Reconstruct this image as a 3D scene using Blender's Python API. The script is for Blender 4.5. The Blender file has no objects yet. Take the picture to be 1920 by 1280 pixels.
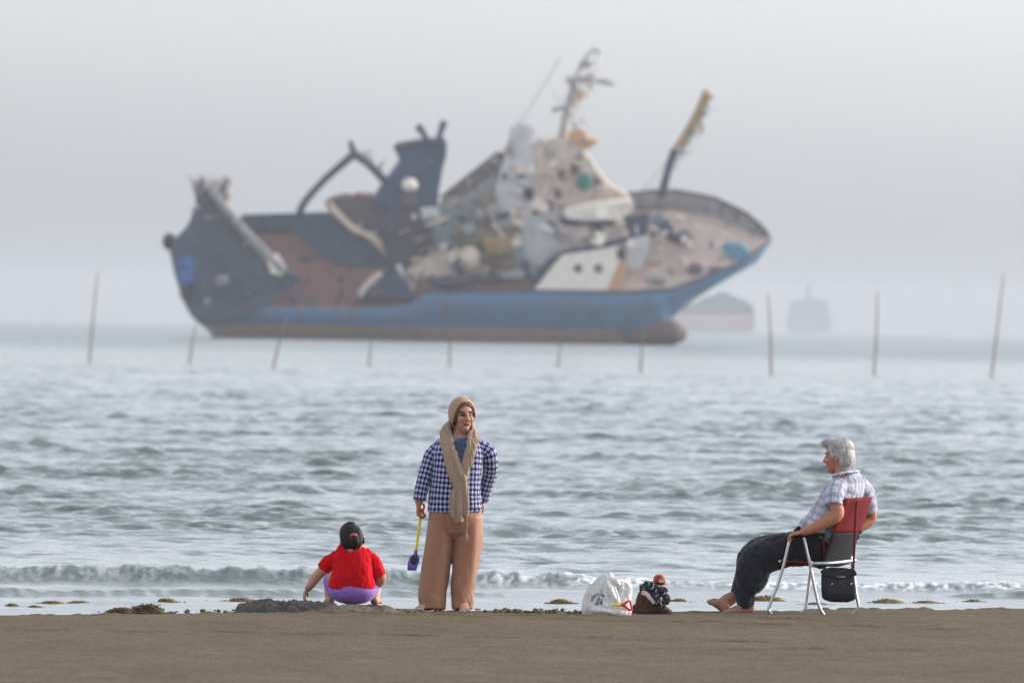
import bpy, math, random
import numpy as np
from mathutils import Vector, Matrix
R = math.radians
sc = bpy.context.scene
col = sc.collection
random.seed(7)
rng = np.random.default_rng(11)

# ------------------------------------------------------------------ camera numbers
# the picture is measured on a 1920 x 1280 grid; focal length in grid units
F = 19360.0
H = 2.21            # eye height above the sand
DV = 28.0           # horizon sits this far above the middle of the picture
ROLL = 0.016
CR, SR = math.cos(ROLL), math.sin(ROLL)

def W(px, py, Y):
    """world point at distance Y seen at (px, py)"""
    u, v = px - 960.0, py - 640.0
    u0 = u * CR + v * SR
    v0 = -u * SR + v * CR
    return Vector((u0 * Y / F, Y, H - (v0 + DV) * Y / F))

def ground_y(px, py, z=0.0):
    u, v = px - 960.0, py - 640.0
    return F * (H - z) / (-u * SR + v * CR + DV)

# ------------------------------------------------------------------ mesh helper
def catmull(P, k):
    P = np.asarray(P, float)
    n = len(P)
    if n < 3 or k <= 1:
        if n == 2 and k > 1:
            t = np.linspace(0, 1, k + 1)[:, None]
            return P[0] * (1 - t) + P[1] * t
        return P
    out = []
    for i in range(n - 1):
        p0 = P[i - 1] if i > 0 else 2 * P[0] - P[1]
        p1, p2 = P[i], P[i + 1]
        p3 = P[i + 2] if i + 2 < n else 2 * P[-1] - P[-2]
        for j in range(k):
            t = j / k
            out.append(0.5 * ((2 * p1) + (-p0 + p2) * t + (2 * p0 - 5 * p1 + 4 * p2 - p3) * t * t
                              + (-p0 + 3 * p1 - 3 * p2 + p3) * t ** 3))
    out.append(P[-1])
    return np.array(out)

class MB:
    def __init__(self):
        self.v, self.f, self.mi = [], [], []
    def add(self, verts, faces, mi=0):
        o = len(self.v)
        self.v.extend([tuple(map(float, p)) for p in verts])
        self.f.extend([tuple(int(i) + o for i in q) for q in faces])
        self.mi.extend([mi] * len(faces))
        return self
    def loft(self, pts, rad, ref=(1, 0, 0), n=14, k=4, cap=True, mi=0, roundness=2.0, ch=1.0):
        """closed tube through pts; rad: r or (ra, rb), ra along ref"""
        pts = np.asarray([tuple(p) for p in pts], float)
        rad = [(r, r) if np.isscalar(r) else tuple(r) for r in rad]
        if len(rad) == 1:
            rad = rad * len(pts)
        C = catmull(pts, k)
        Q = np.maximum(catmull(np.asarray(rad, float), k), 1e-4)
        m = len(C)
        T = np.gradient(C, axis=0)
        T /= np.linalg.norm(T, axis=1)[:, None] + 1e-12
        ref = np.asarray(ref, float)
        prev = None
        rings = []
        a = np.linspace(0, 2 * math.pi, n, endpoint=False)
        ca, sa = np.cos(a), np.sin(a)
        if roundness != 2.0:
            e = 2.0 / roundness
            ca, sa = np.sign(ca) * np.abs(ca) ** e, np.sign(sa) * np.abs(sa) ** e
        for i in range(m):
            A = ref - T[i] * ref.dot(T[i])
            L = np.linalg.norm(A)
            if L < 0.15 and prev is not None:
                A = prev - T[i] * prev.dot(T[i]); L = np.linalg.norm(A)
            elif L < 1e-6:
                A = np.cross(T[i], (0.3, 0.9, 0.2)); L = np.linalg.norm(A)
            A = A / L
            prev = A
            B = np.cross(T[i], A)
            rings.append((C[i], A, B, Q[i], T[i]))
        V = []
        def ring(c, A, B, q, s):
            for j in range(n):
                V.append(c + A * q[0] * s * ca[j] + B * q[1] * s * sa[j])
        if cap:
            c, A, B, q, T0 = rings[0]
            h = min(q) * ch
            ring(c - T0 * h * .75, A, B, q, .5); ring(c - T0 * h * .4, A, B, q, .86)
        for c, A, B, q, T0 in rings:
            ring(c, A, B, q, 1.0)
        if cap:
            c, A, B, q, T0 = rings[-1]
            h = min(q) * ch
            ring(c + T0 * h * .4, A, B, q, .86); ring(c + T0 * h * .75, A, B, q, .5)
        nr = len(V) // n
        Fc = []
        for i in range(nr - 1):
            for j in range(n):
                j2 = (j + 1) % n
                Fc.append((i * n + j, i * n + j2, (i + 1) * n + j2, (i + 1) * n + j))
        V.append(np.mean(V[:n], axis=0)); V.append(np.mean(V[(nr - 1) * n:nr * n], axis=0))
        b, e = nr * n, nr * n + 1
        for j in range(n):
            j2 = (j + 1) % n
            Fc.append((b, j2, j)); Fc.append((e, (nr - 1) * n + j, (nr - 1) * n + j2))
        return self.add(V, Fc, mi)
    def tube(self, pts, r, n=8, k=1, mi=0):
        return self.loft(pts, [r], ref=(.31, .17, .93), n=n, k=k, cap=False, mi=mi)
    def ell(self, c, r, M=None, n=16, m=10, mi=0):
        V, Fc = [], []
        for i in range(1, m):
            th = math.pi * i / m
            for j in range(n):
                ph = 2 * math.pi * j / n
                V.append(Vector((r[0] * math.sin(th) * math.cos(ph), r[1] * math.sin(th) * math.sin(ph), r[2] * math.cos(th))))
        V += [Vector((0, 0, r[2])), Vector((0, 0, -r[2]))]
        if M is not None:
            V = [M @ p for p in V]
        c = Vector(c)
        V = [p + c for p in V]
        for i in range(m - 2):
            for j in range(n):
                j2 = (j + 1) % n
                Fc.append((i * n + j, (i + 1) * n + j, (i + 1) * n + j2, i * n + j2))
        t, b = (m - 1) * n, (m - 1) * n + 1
        for j in range(n):
            j2 = (j + 1) % n
            Fc.append((t, j, j2)); Fc.append((b, (m - 2) * n + j2, (m - 2) * n + j))
        return self.add(V, Fc, mi)
    def hexa(self, p, mi=0):
        """8 corners: bottom 4 ccw, top 4 ccw"""
        return self.add(p, [(3, 2, 1, 0), (4, 5, 6, 7), (0, 1, 5, 4), (1, 2, 6, 5), (2, 3, 7, 6), (3, 0, 4, 7)], mi)
    def box(self, c, s, M=None, mi=0):
        c = Vector(c); x, y, z = s[0] / 2, s[1] / 2, s[2] / 2
        P = [Vector(q) for q in ((-x, -y, -z), (x, -y, -z), (x, y, -z), (-x, y, -z), (-x, -y, z), (x, -y, z), (x, y, z), (-x, y, z))]
        if M is not None:
            P = [M @ q for q in P]
        return self.hexa([q + c for q in P], mi)
    def bar(self, a, b, r, n=8, mi=0):
        return self.loft([a, b], [r], ref=(.31, .17, .93), n=n, k=1, cap=False, mi=mi)
    def prism(self, front, back, mi=0):
        """two matching outlines"""
        n = len(front)
        return self.add(list(front) + list(back),
                        [tuple(range(n)), tuple(range(2 * n - 1, n - 1, -1))] +
                        [(i, i + n, (i + 1) % n + n, (i + 1) % n) for i in range(n)], mi)
    def mesh(self, name):
        me = bpy.data.meshes.new(name)
        me.from_pydata(self.v, [], self.f)
        me.polygons.foreach_set('material_index', np.array(self.mi, dtype=np.int32))
        me.update()
        return me
    def build(self, name, mat, parent=None, smooth=True, flip=True):
        return link(name, self.mesh(name), mat, parent, smooth, flip)

def link(name, me, mat, parent=None, smooth=True, fix=True):
    if fix:
        import bmesh
        bm = bmesh.new(); bm.from_mesh(me)
        bmesh.ops.recalc_face_normals(bm, faces=bm.faces)
        bm.to_mesh(me); bm.free()
    for m in (mat if isinstance(mat, (list, tuple)) else [mat]):
        me.materials.append(m)
    if smooth:
        me.polygons.foreach_set('use_smooth', np.ones(len(me.polygons), dtype=bool))
    o = bpy.data.objects.new(name, me)
    col.objects.link(o)
    if parent is not None:
        o.parent = parent
    return o

def remesh(mb, voxel, smooth=4, fac=0.5):
    """weld overlapping closed pieces into one continuous skin"""
    me = mb.mesh('tmp')
    import bmesh
    bm = bmesh.new(); bm.from_mesh(me)
    bmesh.ops.recalc_face_normals(bm, faces=bm.faces)
    bm.to_mesh(me); bm.free()
    o = bpy.data.objects.new('tmp', me); col.objects.link(o)
    m = o.modifiers.new('r', 'REMESH'); m.mode = 'VOXEL'; m.voxel_size = voxel; m.adaptivity = 0
    if smooth:
        s = o.modifiers.new('s', 'SMOOTH'); s.factor = fac; s.iterations = smooth
    dg = bpy.context.evaluated_depsgraph_get()
    out = bpy.data.meshes.new_from_object(o.evaluated_get(dg))
    bpy.data.objects.remove(o); bpy.data.meshes.remove(me)
    return out

def getv(me):
    a = np.empty(len(me.vertices) * 3, dtype=np.float32)
    me.vertices.foreach_get('co', a)
    return a.reshape(-1, 3).astype(float)
def getn(me):
    a = np.empty(len(me.vertices) * 3, dtype=np.float32)
    me.vertices.foreach_get('normal', a)
    return a.reshape(-1, 3).astype(float)
def setv(me, v):
    me.vertices.foreach_set('co', np.asarray(v, dtype=np.float32).ravel()); me.update()
def set_color(me, name, c):
    """c: (n,3) linear colours per vertex, painted eye-socket shade included"""
    at = me.color_attributes.new(name, 'FLOAT_COLOR', 'POINT')
    d = np.ones((len(c), 4), dtype=np.float32); d[:, :3] = c
    at.data.foreach_set('color', d.ravel())
def set_vec(me, name, v):
    at = me.attributes.new(name, 'FLOAT_VECTOR', 'POINT')
    at.data.foreach_set('vector', np.asarray(v, dtype=np.float32).ravel())
def set_f(me, name, v):
    at = me.attributes.new(name, 'FLOAT', 'POINT')
    at.data.foreach_set('value', np.asarray(v, dtype=np.float32).ravel())

def vnoise(p, scale=1.0, seed=0, octaves=3):
    """cheap smooth 3D value noise in -1..1 (numpy)"""
    p = np.asarray(p, float) * scale
    tot = np.zeros(len(p)); amp = 1.0; s = 0.0
    for o in range(octaves):
        q = p * 2.03 ** o + o * 17.1 + seed * 5.7
        i = np.floor(q).astype(np.int64); f = q - i
        u = f * f * (3 - 2 * f)
        def h(a, b, c):
            x = (a * 374761393 + b * 668265263 + c * 2147483647 + 1013904223 * (seed + 1)) & 0xffffffff
            x = ((x ^ (x >> 13)) * 1274126177) & 0xffffffff
            return ((x ^ (x >> 16)) & 0xffff) / 32767.5 - 1
        r = 0
        for dx in (0, 1):
            for dy in (0, 1):
                for dz in (0, 1):
                    w = (u[:, 0] if dx else 1 - u[:, 0]) * (u[:, 1] if dy else 1 - u[:, 1]) * (u[:, 2] if dz else 1 - u[:, 2])
                    r = r + w * h(i[:, 0] + dx, i[:, 1] + dy, i[:, 2] + dz)
        tot += amp * r; s += amp; amp *= .5
    return tot / s

def sstep(a, b, x):
    t = np.clip((x - a) / (b - a), 0, 1)
    return t * t * (3 - 2 * t)

# ------------------------------------------------------------------ tags
def tag(o, label=None, cat=None, group=None, kind=None):
    if label: o['label'] = label
    if cat: o['category'] = cat
    if group: o['group'] = group
    if kind: o['kind'] = kind
    return o
def empty(name, loc, label, cat, group=None):
    o = bpy.data.objects.new(name, None); o.empty_display_size = .1
    col.objects.link(o); o.location = loc
    return tag(o, label, cat, group)

# ------------------------------------------------------------------ materials
def lin(r, g, b):
    f = lambda c: (c / 255 / 12.92) if c / 255 <= .04045 else ((c / 255 + .055) / 1.055) ** 2.4
    return (f(r), f(g), f(b), 1)

class NT:
    def __init__(self, name):
        self.m = bpy.data.materials.new(name); self.m.use_nodes = True
        self.t = self.m.node_tree; self.n = self.t.nodes
        self.b = self.n['Principled BSDF']; self.out = self.n['Material Output']
    def node(self, typ, **kw):
        o = self.n.new(typ)
        for a, v in kw.items():
            if a.startswith('i_'):
                o.inputs[a[2:].replace('_', ' ')].default_value = v
            else:
                setattr(o, a, v)
        return o
    def l(self, a, b):
        self.t.links.new(a, b)
    def noise(self, scale, detail=4, rough=.55, coord='Object', stretch=None):
        tc = self.node('ShaderNodeTexCoord')
        src = tc.outputs[coord]
        if stretch:
            mp = self.node('ShaderNodeMapping'); mp.inputs['Scale'].default_value = stretch
            self.l(src, mp.inputs['Vector']); src = mp.outputs['Vector']
        nz = self.node('ShaderNodeTexNoise')
        nz.inputs['Scale'].default_value = scale; nz.inputs['Detail'].default_value = detail; nz.inputs['Roughness'].default_value = rough
        self.l(src, nz.inputs['Vector'])
        return nz.outputs['Fac']
    def ramp(self, fac, stops):
        r = self.node('ShaderNodeValToRGB'); e = r.color_ramp.elements
        while len(e) < len(stops): e.new(.5)
        for i, (p, c) in enumerate(stops):
            e[i].position = p
            e[i].color = c if len(c) == 4 else (*c, 1)
        self.l(fac, r.inputs['Fac'])
        return r.outputs['Color']
    def mix(self, fac, a, b, blend='MIX'):
        m = self.node('ShaderNodeMix', data_type='RGBA', blend_type=blend)
        for s, i in ((fac, 0), (a, 6), (b, 7)):
            if hasattr(s, 'links'): self.l(s, m.inputs[i])
            else: m.inputs[i].default_value = s
        return m.outputs[2]
    def math(self, op, a, b=None, clamp=False):
        m = self.node('ShaderNodeMath', operation=op, use_clamp=clamp)
        for i, s in enumerate((a, b)):
            if s is None: continue
            if hasattr(s, 'links'): self.l(s, m.inputs[i])
            else: m.inputs[i].default_value = s
        return m.outputs[0]
    def bump(self, h, strength=.3, dist=.01):
        b = self.node('ShaderNodeBump'); b.inputs['Strength'].default_value = strength; b.inputs['Distance'].default_value = dist
        self.l(h, b.inputs['Height']); self.l(b.outputs['Normal'], self.b.inputs['Normal'])
    def base(self, c):
        if hasattr(c, 'links'): self.l(c, self.b.inputs['Base Color'])
        else: self.b.inputs['Base Color'].default_value = c
    def set(self, rough=None, metal=None, spec=None, sheen=None):
        if rough is not None: self.b.inputs['Roughness'].default_value = rough
        if metal is not None: self.b.inputs['Metallic'].default_value = metal
        if spec is not None: self.b.inputs['Specular IOR Level'].default_value = spec
        if sheen is not None: self.b.inputs['Sheen Weight'].default_value = sheen
        return self

def cmul(c, k):
    return (min(c[0] * k, 1), min(c[1] * k, 1), min(c[2] * k, 1), 1)
MATS = {}
def mat(name, c, rough=.7, scale=12, var=.25, bump=.15, dist=.004, metal=0, spec=.3, c2=None, stretch=None, sheen=None, detail=4):
    """surface with uneven colour: c varied towards c2"""
    if name in MATS: return MATS[name]
    t = NT(name)
    nz = t.noise(scale, detail, stretch=stretch)
    a = cmul(c, 1 - var); b = c2 or cmul(c, 1 + var)
    t.base(t.ramp(nz, [(.3, a), (.7, b)]))
    t.set(rough, metal, spec, sheen)
    if bump: t.bump(nz, bump, dist)
    MATS[name] = t.m
    return t.m
def mat_attr(name, attr='tint', rough=.6, spec=.3, scale=60, bump=.1, dist=.002):
    if name in MATS: return MATS[name]
    t = NT(name)
    a = t.node('ShaderNodeAttribute', attribute_name=attr)
    nz = t.noise(scale, 3)
    t.base(t.mix(1.0, a.outputs['Color'], t.ramp(nz, [(.25, (.82,) * 3), (.75, (1.1,) * 3)]), 'MULTIPLY'))
    t.set(rough, 0, spec)
    if bump: t.bump(nz, bump, dist)
    MATS[name] = t.m
    return t.m
# ------------------------------------------------------------------ sky, sun, haze
SUN_EL, SUN_AZ = R(22), R(72)         # azimuth from the viewing direction (+Y) towards the right (+X)
w = bpy.data.worlds.new("World"); sc.world = w; w.use_nodes = True
nt = w.node_tree; bg = nt.nodes['Background']
sky = nt.nodes.new('ShaderNodeTexSky'); sky.sky_type = 'NISHITA'; sky.sun_disc = False
sky.sun_elevation = SUN_EL; sky.sun_rotation = SUN_AZ
sky.air_density = 1.0; sky.dust_density = 2.4; sky.ozone_density = 1.5
hs = nt.nodes.new('ShaderNodeHueSaturation'); hs.inputs['Saturation'].default_value = .20
tn = nt.nodes.new('ShaderNodeMix'); tn.data_type = 'RGBA'; tn.blend_type = 'MULTIPLY'; tn.inputs[0].default_value = 1
tn.inputs[7].default_value = (.950, .982, 1.062, 1)
nt.links.new(sky.outputs[0], hs.inputs['Color']); nt.links.new(hs.outputs[0], tn.inputs[6]); nt.links.new(tn.outputs[2], bg.inputs['Color'])
bg.inputs['Strength'].default_value = .15
sl = bpy.data.lights.new('sun', 'SUN'); sl.energy = .9; sl.angle = R(12); sl.color = (1, .86, .70)
so = bpy.data.objects.new('sun', sl); col.objects.link(so)
sd = Vector((math.sin(SUN_AZ) * math.cos(SUN_EL), math.cos(SUN_AZ) * math.cos(SUN_EL), math.sin(SUN_EL)))
so.rotation_euler = sd.to_track_quat('Z', 'Y').to_euler()
so.location = (40, 60, 40)

hz = MB()
hz.box((0, 8000, 34), (26000, 18200, 76))       # -4 .. 72 m high
ht = NT('haze_air'); ht.n.remove(ht.b)
vol = ht.node('ShaderNodeVolumePrincipled')
vol.inputs['Color'].default_value = (.635, .655, .69, 1); vol.inputs['Density'].default_value = .00011
vol.inputs['Anisotropy'].default_value = .1
ht.l(vol.outputs[0], ht.out.inputs['Volume'])
hz_o = hz.build('haze', ht.m, smooth=False)
tag(hz_o, 'thin grey sea haze in the air', 'haze', kind='stuff')

# ------------------------------------------------------------------ shoreline, sand
WZ = -0.04
def shore(X):
    return 80.6 + .80 * np.clip(X, -12, 12) + .12 * np.sin(X * 2.3 + 1) + .07 * np.sin(X * 5.1) + .04 * np.sin(X * 11.7 + 2) + .45 * np.exp(-((X + .45) / .6) ** 2)

def tcols(n_mid, t_mid, n_side, t_max):
    mid = np.linspace(-t_mid, t_mid, n_mid)
    s = t_mid * (t_max / t_mid) ** (np.arange(1, n_side + 1) / n_side)
    return np.concatenate([-s[::-1], mid, s])
def grid_mesh(name, X, Y, Z, material):
    ny, nx = X.shape
    V = np.stack([X, Y, Z], -1).reshape(-1, 3)
    i = np.arange((ny - 1) * (nx - 1)); r, c = i // (nx - 1), i % (nx - 1)
    a = r * nx + c
    Fc = np.stack([a, a + 1, a + nx + 1, a + nx], -1)
    me = bpy.data.meshes.new(name)
    me.vertices.add(len(V)); me.vertices.foreach_set('co', V.astype(np.float32).ravel())
    me.loops.add(Fc.size); me.loops.foreach_set('vertex_index', Fc.astype(np.int32).ravel())
    me.polygons.add(len(Fc)); me.polygons.foreach_set('loop_start', np.arange(0, Fc.size, 4, dtype=np.int32))
    me.polygons.foreach_set('loop_total', np.full(len(Fc), 4, dtype=np.int32))
    me.update(calc_edges=True); me.validate()
    return link(name, me, material, None, True, False)

ts = tcols(700, .085, 30, 4.0)
ys = np.concatenate([np.linspace(-30, 50, 20), np.linspace(52, 64.5, 40), np.linspace(64.6, 76, 230), np.linspace(76.05, 86, 230), np.linspace(86.2, 90, 20), np.linspace(91, 120, 10)])
Xs = ts[None, :] * np.maximum(ys, 30)[:, None]; Ys = np.repeat(ys[:, None], len(ts), 1)
P = np.stack([Xs.ravel(), Ys.ravel(), np.zeros(Xs.size)], -1)
s = (Ys - shore(Xs)).ravel()
lum = vnoise(P, 7.5, 3, 3)
zs = -.035 * sstep(-.7, .1, s) - .09 * sstep(-.1, 4, s) - .6 * sstep(4, 25, s)
zs += .006 * vnoise(P, 2.2, 5, 2) * sstep(1, -3, s)
zs += .012 * vnoise(P, .55, 1, 2) * sstep(3, -2, s) + .004 * vnoise(P, 4, 2, 2)
zs += .045 * np.maximum(lum - .10, 0) * sstep(-1.2, -.3, s) * sstep(.6, 0, s)
fr_ = np.random.default_rng(4)
def print_(fx, fy, a, L=.25, wd=.10, dep=.020):
    global zs
    k = (np.abs(P[:, 0] - fx) < .5) & (np.abs(P[:, 1] - fy) < .5)
    dx, dy_ = P[k, 0] - fx, P[k, 1] - fy
    u_, v_ = dx * math.cos(a) + dy_ * math.sin(a), -dx * math.sin(a) + dy_ * math.cos(a)
    r2 = (u_ / (L * .55)) ** 2 + (v_ / (wd * .6)) ** 2
    zs[k] += -dep * np.exp(-r2 ** 2) + dep * .55 * np.exp(-((np.sqrt(r2) - 1.45) / .35) ** 2)
for walk in ((-3.3, 73.5, .12, 9), (3.2, 77.2, 2.9, 10), (-.9, 78.2, 1.2, 3), (1.0, 71.0, .5, 8), (2.2, 79.3, 2.6, 5), (-2.4, 78.4, .2, 5)):
    x_, y_, a_, n_ = walk
    for i in range(n_):
        sd_ = .10 * (-1) ** i; print_(x_ - math.sin(a_) * sd_, y_ + math.cos(a_) * sd_, a_ + fr_.normal(0, .12), dep=fr_.uniform(.012, .022))
        x_ += math.cos(a_) * .62 + fr_.normal(0, .04); y_ += math.sin(a_) * .62 + fr_.normal(0, .04); a_ += fr_.normal(0, .08)
st = NT('damp_sand')
n1 = st.noise(.9, 5, .6, 'Object', (1, .35, 1)); n2 = st.noise(9, 6, .7, 'Object', (1, .14, 1)); n3 = st.noise(5, 5, .7, 'Object', (.35, .24, 1))
c1 = st.ramp(n1, [(.30, lin(76, 61, 36)), (.70, lin(90, 74, 46))])
c2 = st.mix(.75, c1, st.ramp(n2, [(.28, (.72,) * 3), (.72, (1.24,) * 3)]), 'MULTIPLY')
n4 = st.noise(48, 4, .7, 'Object', (1, .10, 1)); c2 = st.mix(.8, c2, st.ramp(n4, [(.34, (.58,) * 3), (.66, (1.42,) * 3)]), 'MULTIPLY')
c3 = st.mix(st.ramp(n3, [(.56, (0, 0, 0)), (.72, (.6, .6, .6))]), c2, lin(112, 96, 70))
# darker where the sea keeps it wet
wt = st.node('ShaderNodeAttribute', attribute_name='wet')
c4 = st.mix(st.math('MULTIPLY', wt.outputs['Fac'], .6), c3, lin(50, 47, 42))
st.base(c4)
st.l(st.ramp(wt.outputs['Fac'], [(0, (.9,) * 3), (1, (.35,) * 3)]), st.b.inputs['Roughness'])
st.b.inputs['Specular IOR Level'].default_value = .25
st.bump(n2, .5, .006)
beach = grid_mesh('sand', Xs, Ys, zs.reshape(Xs.shape), st.m)
set_f(beach.data, 'wet', sstep(-.6, .0, s))
tag(beach, 'brown damp sand in the foreground', 'sand', kind='structure')

# ------------------------------------------------------------------ sea
tt = tcols(760, .098, 40, 5.0)
yy = [77.0]
while yy[-1] < 40000:
    y = yy[-1]
    d = .045 if 87.0 < y < 90.6 else (.10 if y < 150 else (.10 + .22 * min((y - 150) / 250, 1) if y < 480 else .32 * (y / 480) ** 2.4))
    yy.append(y + d)
yy = np.array(yy)
dy = np.gradient(yy)
X = tt[None, :] * yy[:, None]; Y = np.repeat(yy[:, None], len(tt), 1)
colsp = np.gradient(tt)
NW = 110
Z = np.zeros_like(X, dtype=np.float32); DX = np.zeros_like(Z); DYY = np.zeros_like(Z)
wr = np.random.default_rng(5)
lam = .13 * (1.55 / .13) ** (np.arange(NW) / (NW - 1))
wind = 1.0
amp = .0066 * lam ** .36 / (1 + (lam / 2.2) ** 2.0)
amp *= .84 * (22 / NW) ** .5 * 2.0
fade_edge = sstep(.30, .10, np.abs(tt))[None, :].astype(np.float32)
for k in range(NW):
    th = math.radians(-90 + 12 + wr.normal(0, 30))        # waves run in to the beach
    kx, ky = math.cos(th) * 2 * math.pi / lam[k], math.sin(th) * 2 * math.pi / lam[k]
    ph = wr.uniform(0, 6.283)
    lod = sstep(.50, .22, dy / lam[k])[:, None].astype(np.float32)
    rowsel = np.where(lod[:, 0] > 0)[0]
    if len(rowsel) == 0: continue
    r1 = rowsel.max() + 1
    a = (kx * X[:r1] + ky * Y[:r1] + ph).astype(np.float32)
    sA = amp[k] * lod[:r1]
    Z[:r1] += sA * np.sin(a)
    c = np.cos(a); q = .75
    DX[:r1] += q * sA * c * (kx * lam[k] / 6.2832); DYY[:r1] += q * sA * c * (ky * lam[k] / 6.2832)
# gusts: patches of rougher and calmer water
gp = np.stack([X.ravel() * .09, Y.ravel() * .05, np.zeros(X.size)], -1)
gust = ((.55 + .95 * sstep(-.25, .55, vnoise(gp * np.array([4.2, 5.5, 1]), 1, 19, 2))) * (1 + .35 * vnoise(gp, 1, 9, 2))).reshape(X.shape).astype(np.float32)
calm = (.10 + .90 * sstep(88, 106, Y - .25 * X)).astype(np.float32)
far_gain = (1 + .55 * sstep(110, 300, Y)).astype(np.float32)
g = gust * calm * fade_edge * far_gain
Z *= g; DX *= g; DYY *= g
flat = np.stack([X.ravel(), Y.ravel(), np.zeros(X.size)], -1)
near = yy < 93
nn = near.sum(); Xn, Yn = X[:nn], Y[:nn]; Pn = flat[:nn * len(tt)]
def N(sx, sy, seed, oc=3):
    return vnoise(Pn * np.array([sx, sy, 1]), 1, seed, oc).reshape(Xn.shape)
# the small breaker
yc = 88.85 + .30 * Xn + .30 * N(.35, 0, 21, 2) + .10 * N(1.6, 0, 22, 2) + .03 * N(7, 0, 33, 2)
hb = .118 * (.80 + .70 * N(.55, 0, 23, 2)) * (1 + .20 * N(5, 0, 24, 2) + .12 * N(15, 3, 25, 2))
hb = np.maximum(hb, .05)
u = Yn - yc                                           # <0: towards the beach
prof = np.where(u < 0, np.exp(-(u / .30) ** 2), np.exp(-(u / .95) ** 2))
foam_zone = np.exp(-((u + .10) / .30) ** 2)
broken = .25 * sstep(-.5, .1, N(.9, 0, 43, 2)) + .75 * sstep(-.02, .30, N(.42, 0, 41, 2) + .35 * N(1.5, 0, 42, 2) + .30 + .04 * Xn)      # where it has tipped over
streak = N(30, 10, 27, 3); blob = N(17, 17, 28, 3)
Zb = hb * prof * (1 + .10 * N(22, 8, 26, 2)) + .020 * foam_zone * broken * (np.abs(blob) + .5 * streak)
foam = foam_zone * broken * sstep(-.15, .30, streak * .7 + blob * .6 + .06)
# crest rim froth
foam = np.maximum(foam, .75 * broken * np.exp(-((u + .02) / .09) ** 2) * sstep(-.1, .5, N(9, 1, 30, 2)))
# wash in front of it
yc2 = 85.9 + .55 * Xn + .25 * N(.5, 0, 51, 2) + .08 * N(3, 0, 52, 2)
u2 = Yn - yc2; seg = sstep(-.1, .3, N(.30, 0, 53, 2) + .22)
Zb += .058 * seg * np.where(u2 < 0, np.exp(-(u2 / .07) ** 2), np.exp(-(u2 / .5) ** 2)) * (1 + .4 * N(6, 0, 55, 2))
yc3 = 83.6 + .62 * Xn + .3 * N(.6, 0, 61, 2)
u3 = Yn - yc3; seg3 = sstep(.0, .3, N(.7, 0, 63, 2))
Zb += .026 * seg3 * np.where(u3 < 0, np.exp(-(u3 / .10) ** 2), np.exp(-(u3 / .3) ** 2))
foam = np.maximum(foam, .35 * seg * np.exp(-((u2 + .06) / .07) ** 2) * sstep(.1, .6, N(9, 4, 56, 2)))
lip = np.exp(-((u2 + .02) / .16) ** 2) * seg
foam = np.maximum(foam, (.30 + .40 * N(2.2, 1.6, 81, 3)) * sstep(.0, .30, yc - .30 - Yn) * (1 - lip) * sstep(.2, 2.2, Yn - shore(Xn)))
Zb += .0035 * N(2.5, 3.5, 71, 3) * sstep(80, 86, Yn - .6 * Xn)
Zb *= fade_edge; foam = foam * fade_edge
Zall = WZ + Z; Zall[:nn] += Zb.astype(np.float32)
# a few far whitecaps
FO = np.zeros(X.shape, dtype=np.float32); FO[:nn] = foam
wtn = NT('sea_water')
fa = wtn.node('ShaderNodeAttribute', attribute_name='foam')
geo = wtn.node('ShaderNodeNewGeometry')
wn1 = wtn.noise(2.2, 4, .6, 'Object', (1, 1.4, 1)); wn2 = wtn.noise(9, 3, .6, 'Object', (1, 1.3, 1)); wn3 = wtn.noise(.30, 4, .62, 'Object', (1, .8, 1))
deep, froth = lin(96, 107, 103), (.78, .79, .80, 1)
fcol = wtn.mix(fa.outputs['Fac'], deep, froth)
wtn.base(fcol)
wtn.b.inputs['IOR'].default_value = 1.333
fr = wtn.node('ShaderNodeAttribute', attribute_name='faraway')
wtn.l(wtn.math('MAXIMUM', wtn.ramp(fa.outputs['Fac'], [(0, (.09,) * 3), (.6, (.75,) * 3)]), wtn.math('MULTIPLY', fr.outputs['Fac'], .31)), wtn.b.inputs['Roughness'])
hsum = wtn.math('ADD', wtn.math('MULTIPLY', wn1, .8), wtn.math('ADD', wtn.math('MULTIPLY', wn2, .25), wtn.math('MULTIPLY', wn3, 3.0)))
wb = wtn.node('ShaderNodeBump'); wb.inputs['Distance'].default_value = .06
wa = wtn.node('ShaderNodeAttribute', attribute_name='chop')
wtn.l(wa.outputs['Fac'], wb.inputs['Strength']); wtn.l(hsum, wb.inputs['Height']); wtn.l(wb.outputs['Normal'], wtn.b.inputs['Normal'])
sea = grid_mesh('sea', X + DX, Y + DYY, Zall, wtn.m)
set_f(sea.data, 'foam', np.clip(FO, 0, 1).ravel())
chop = .45 + .55 * sstep(89, 104, Y) + .5 * sstep(250, 600, Y)
set_f(sea.data, 'chop', chop.ravel()); set_f(sea.data, 'faraway', sstep(250, 1100, Y).ravel())
tag(sea, 'grey choppy sea with a small breaker near the beach', 'sea', kind='structure')
del X, Y, Z, DX, DYY, Zall, FO, flat, gp, gust
# ------------------------------------------------------------------ the listing trawler
Y0 = 1455.0
def S(px, py, d=0.0):
    return W(px, py, Y0 + d) - SHIP0
SHIP0 = W(800, 639, Y0)
ship = empty('stranded_trawler', SHIP0, 'large rusty blue trawler heeled over on its side off the beach', 'ship')
PXM = F / Y0                                   # grid units per metre out there

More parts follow.
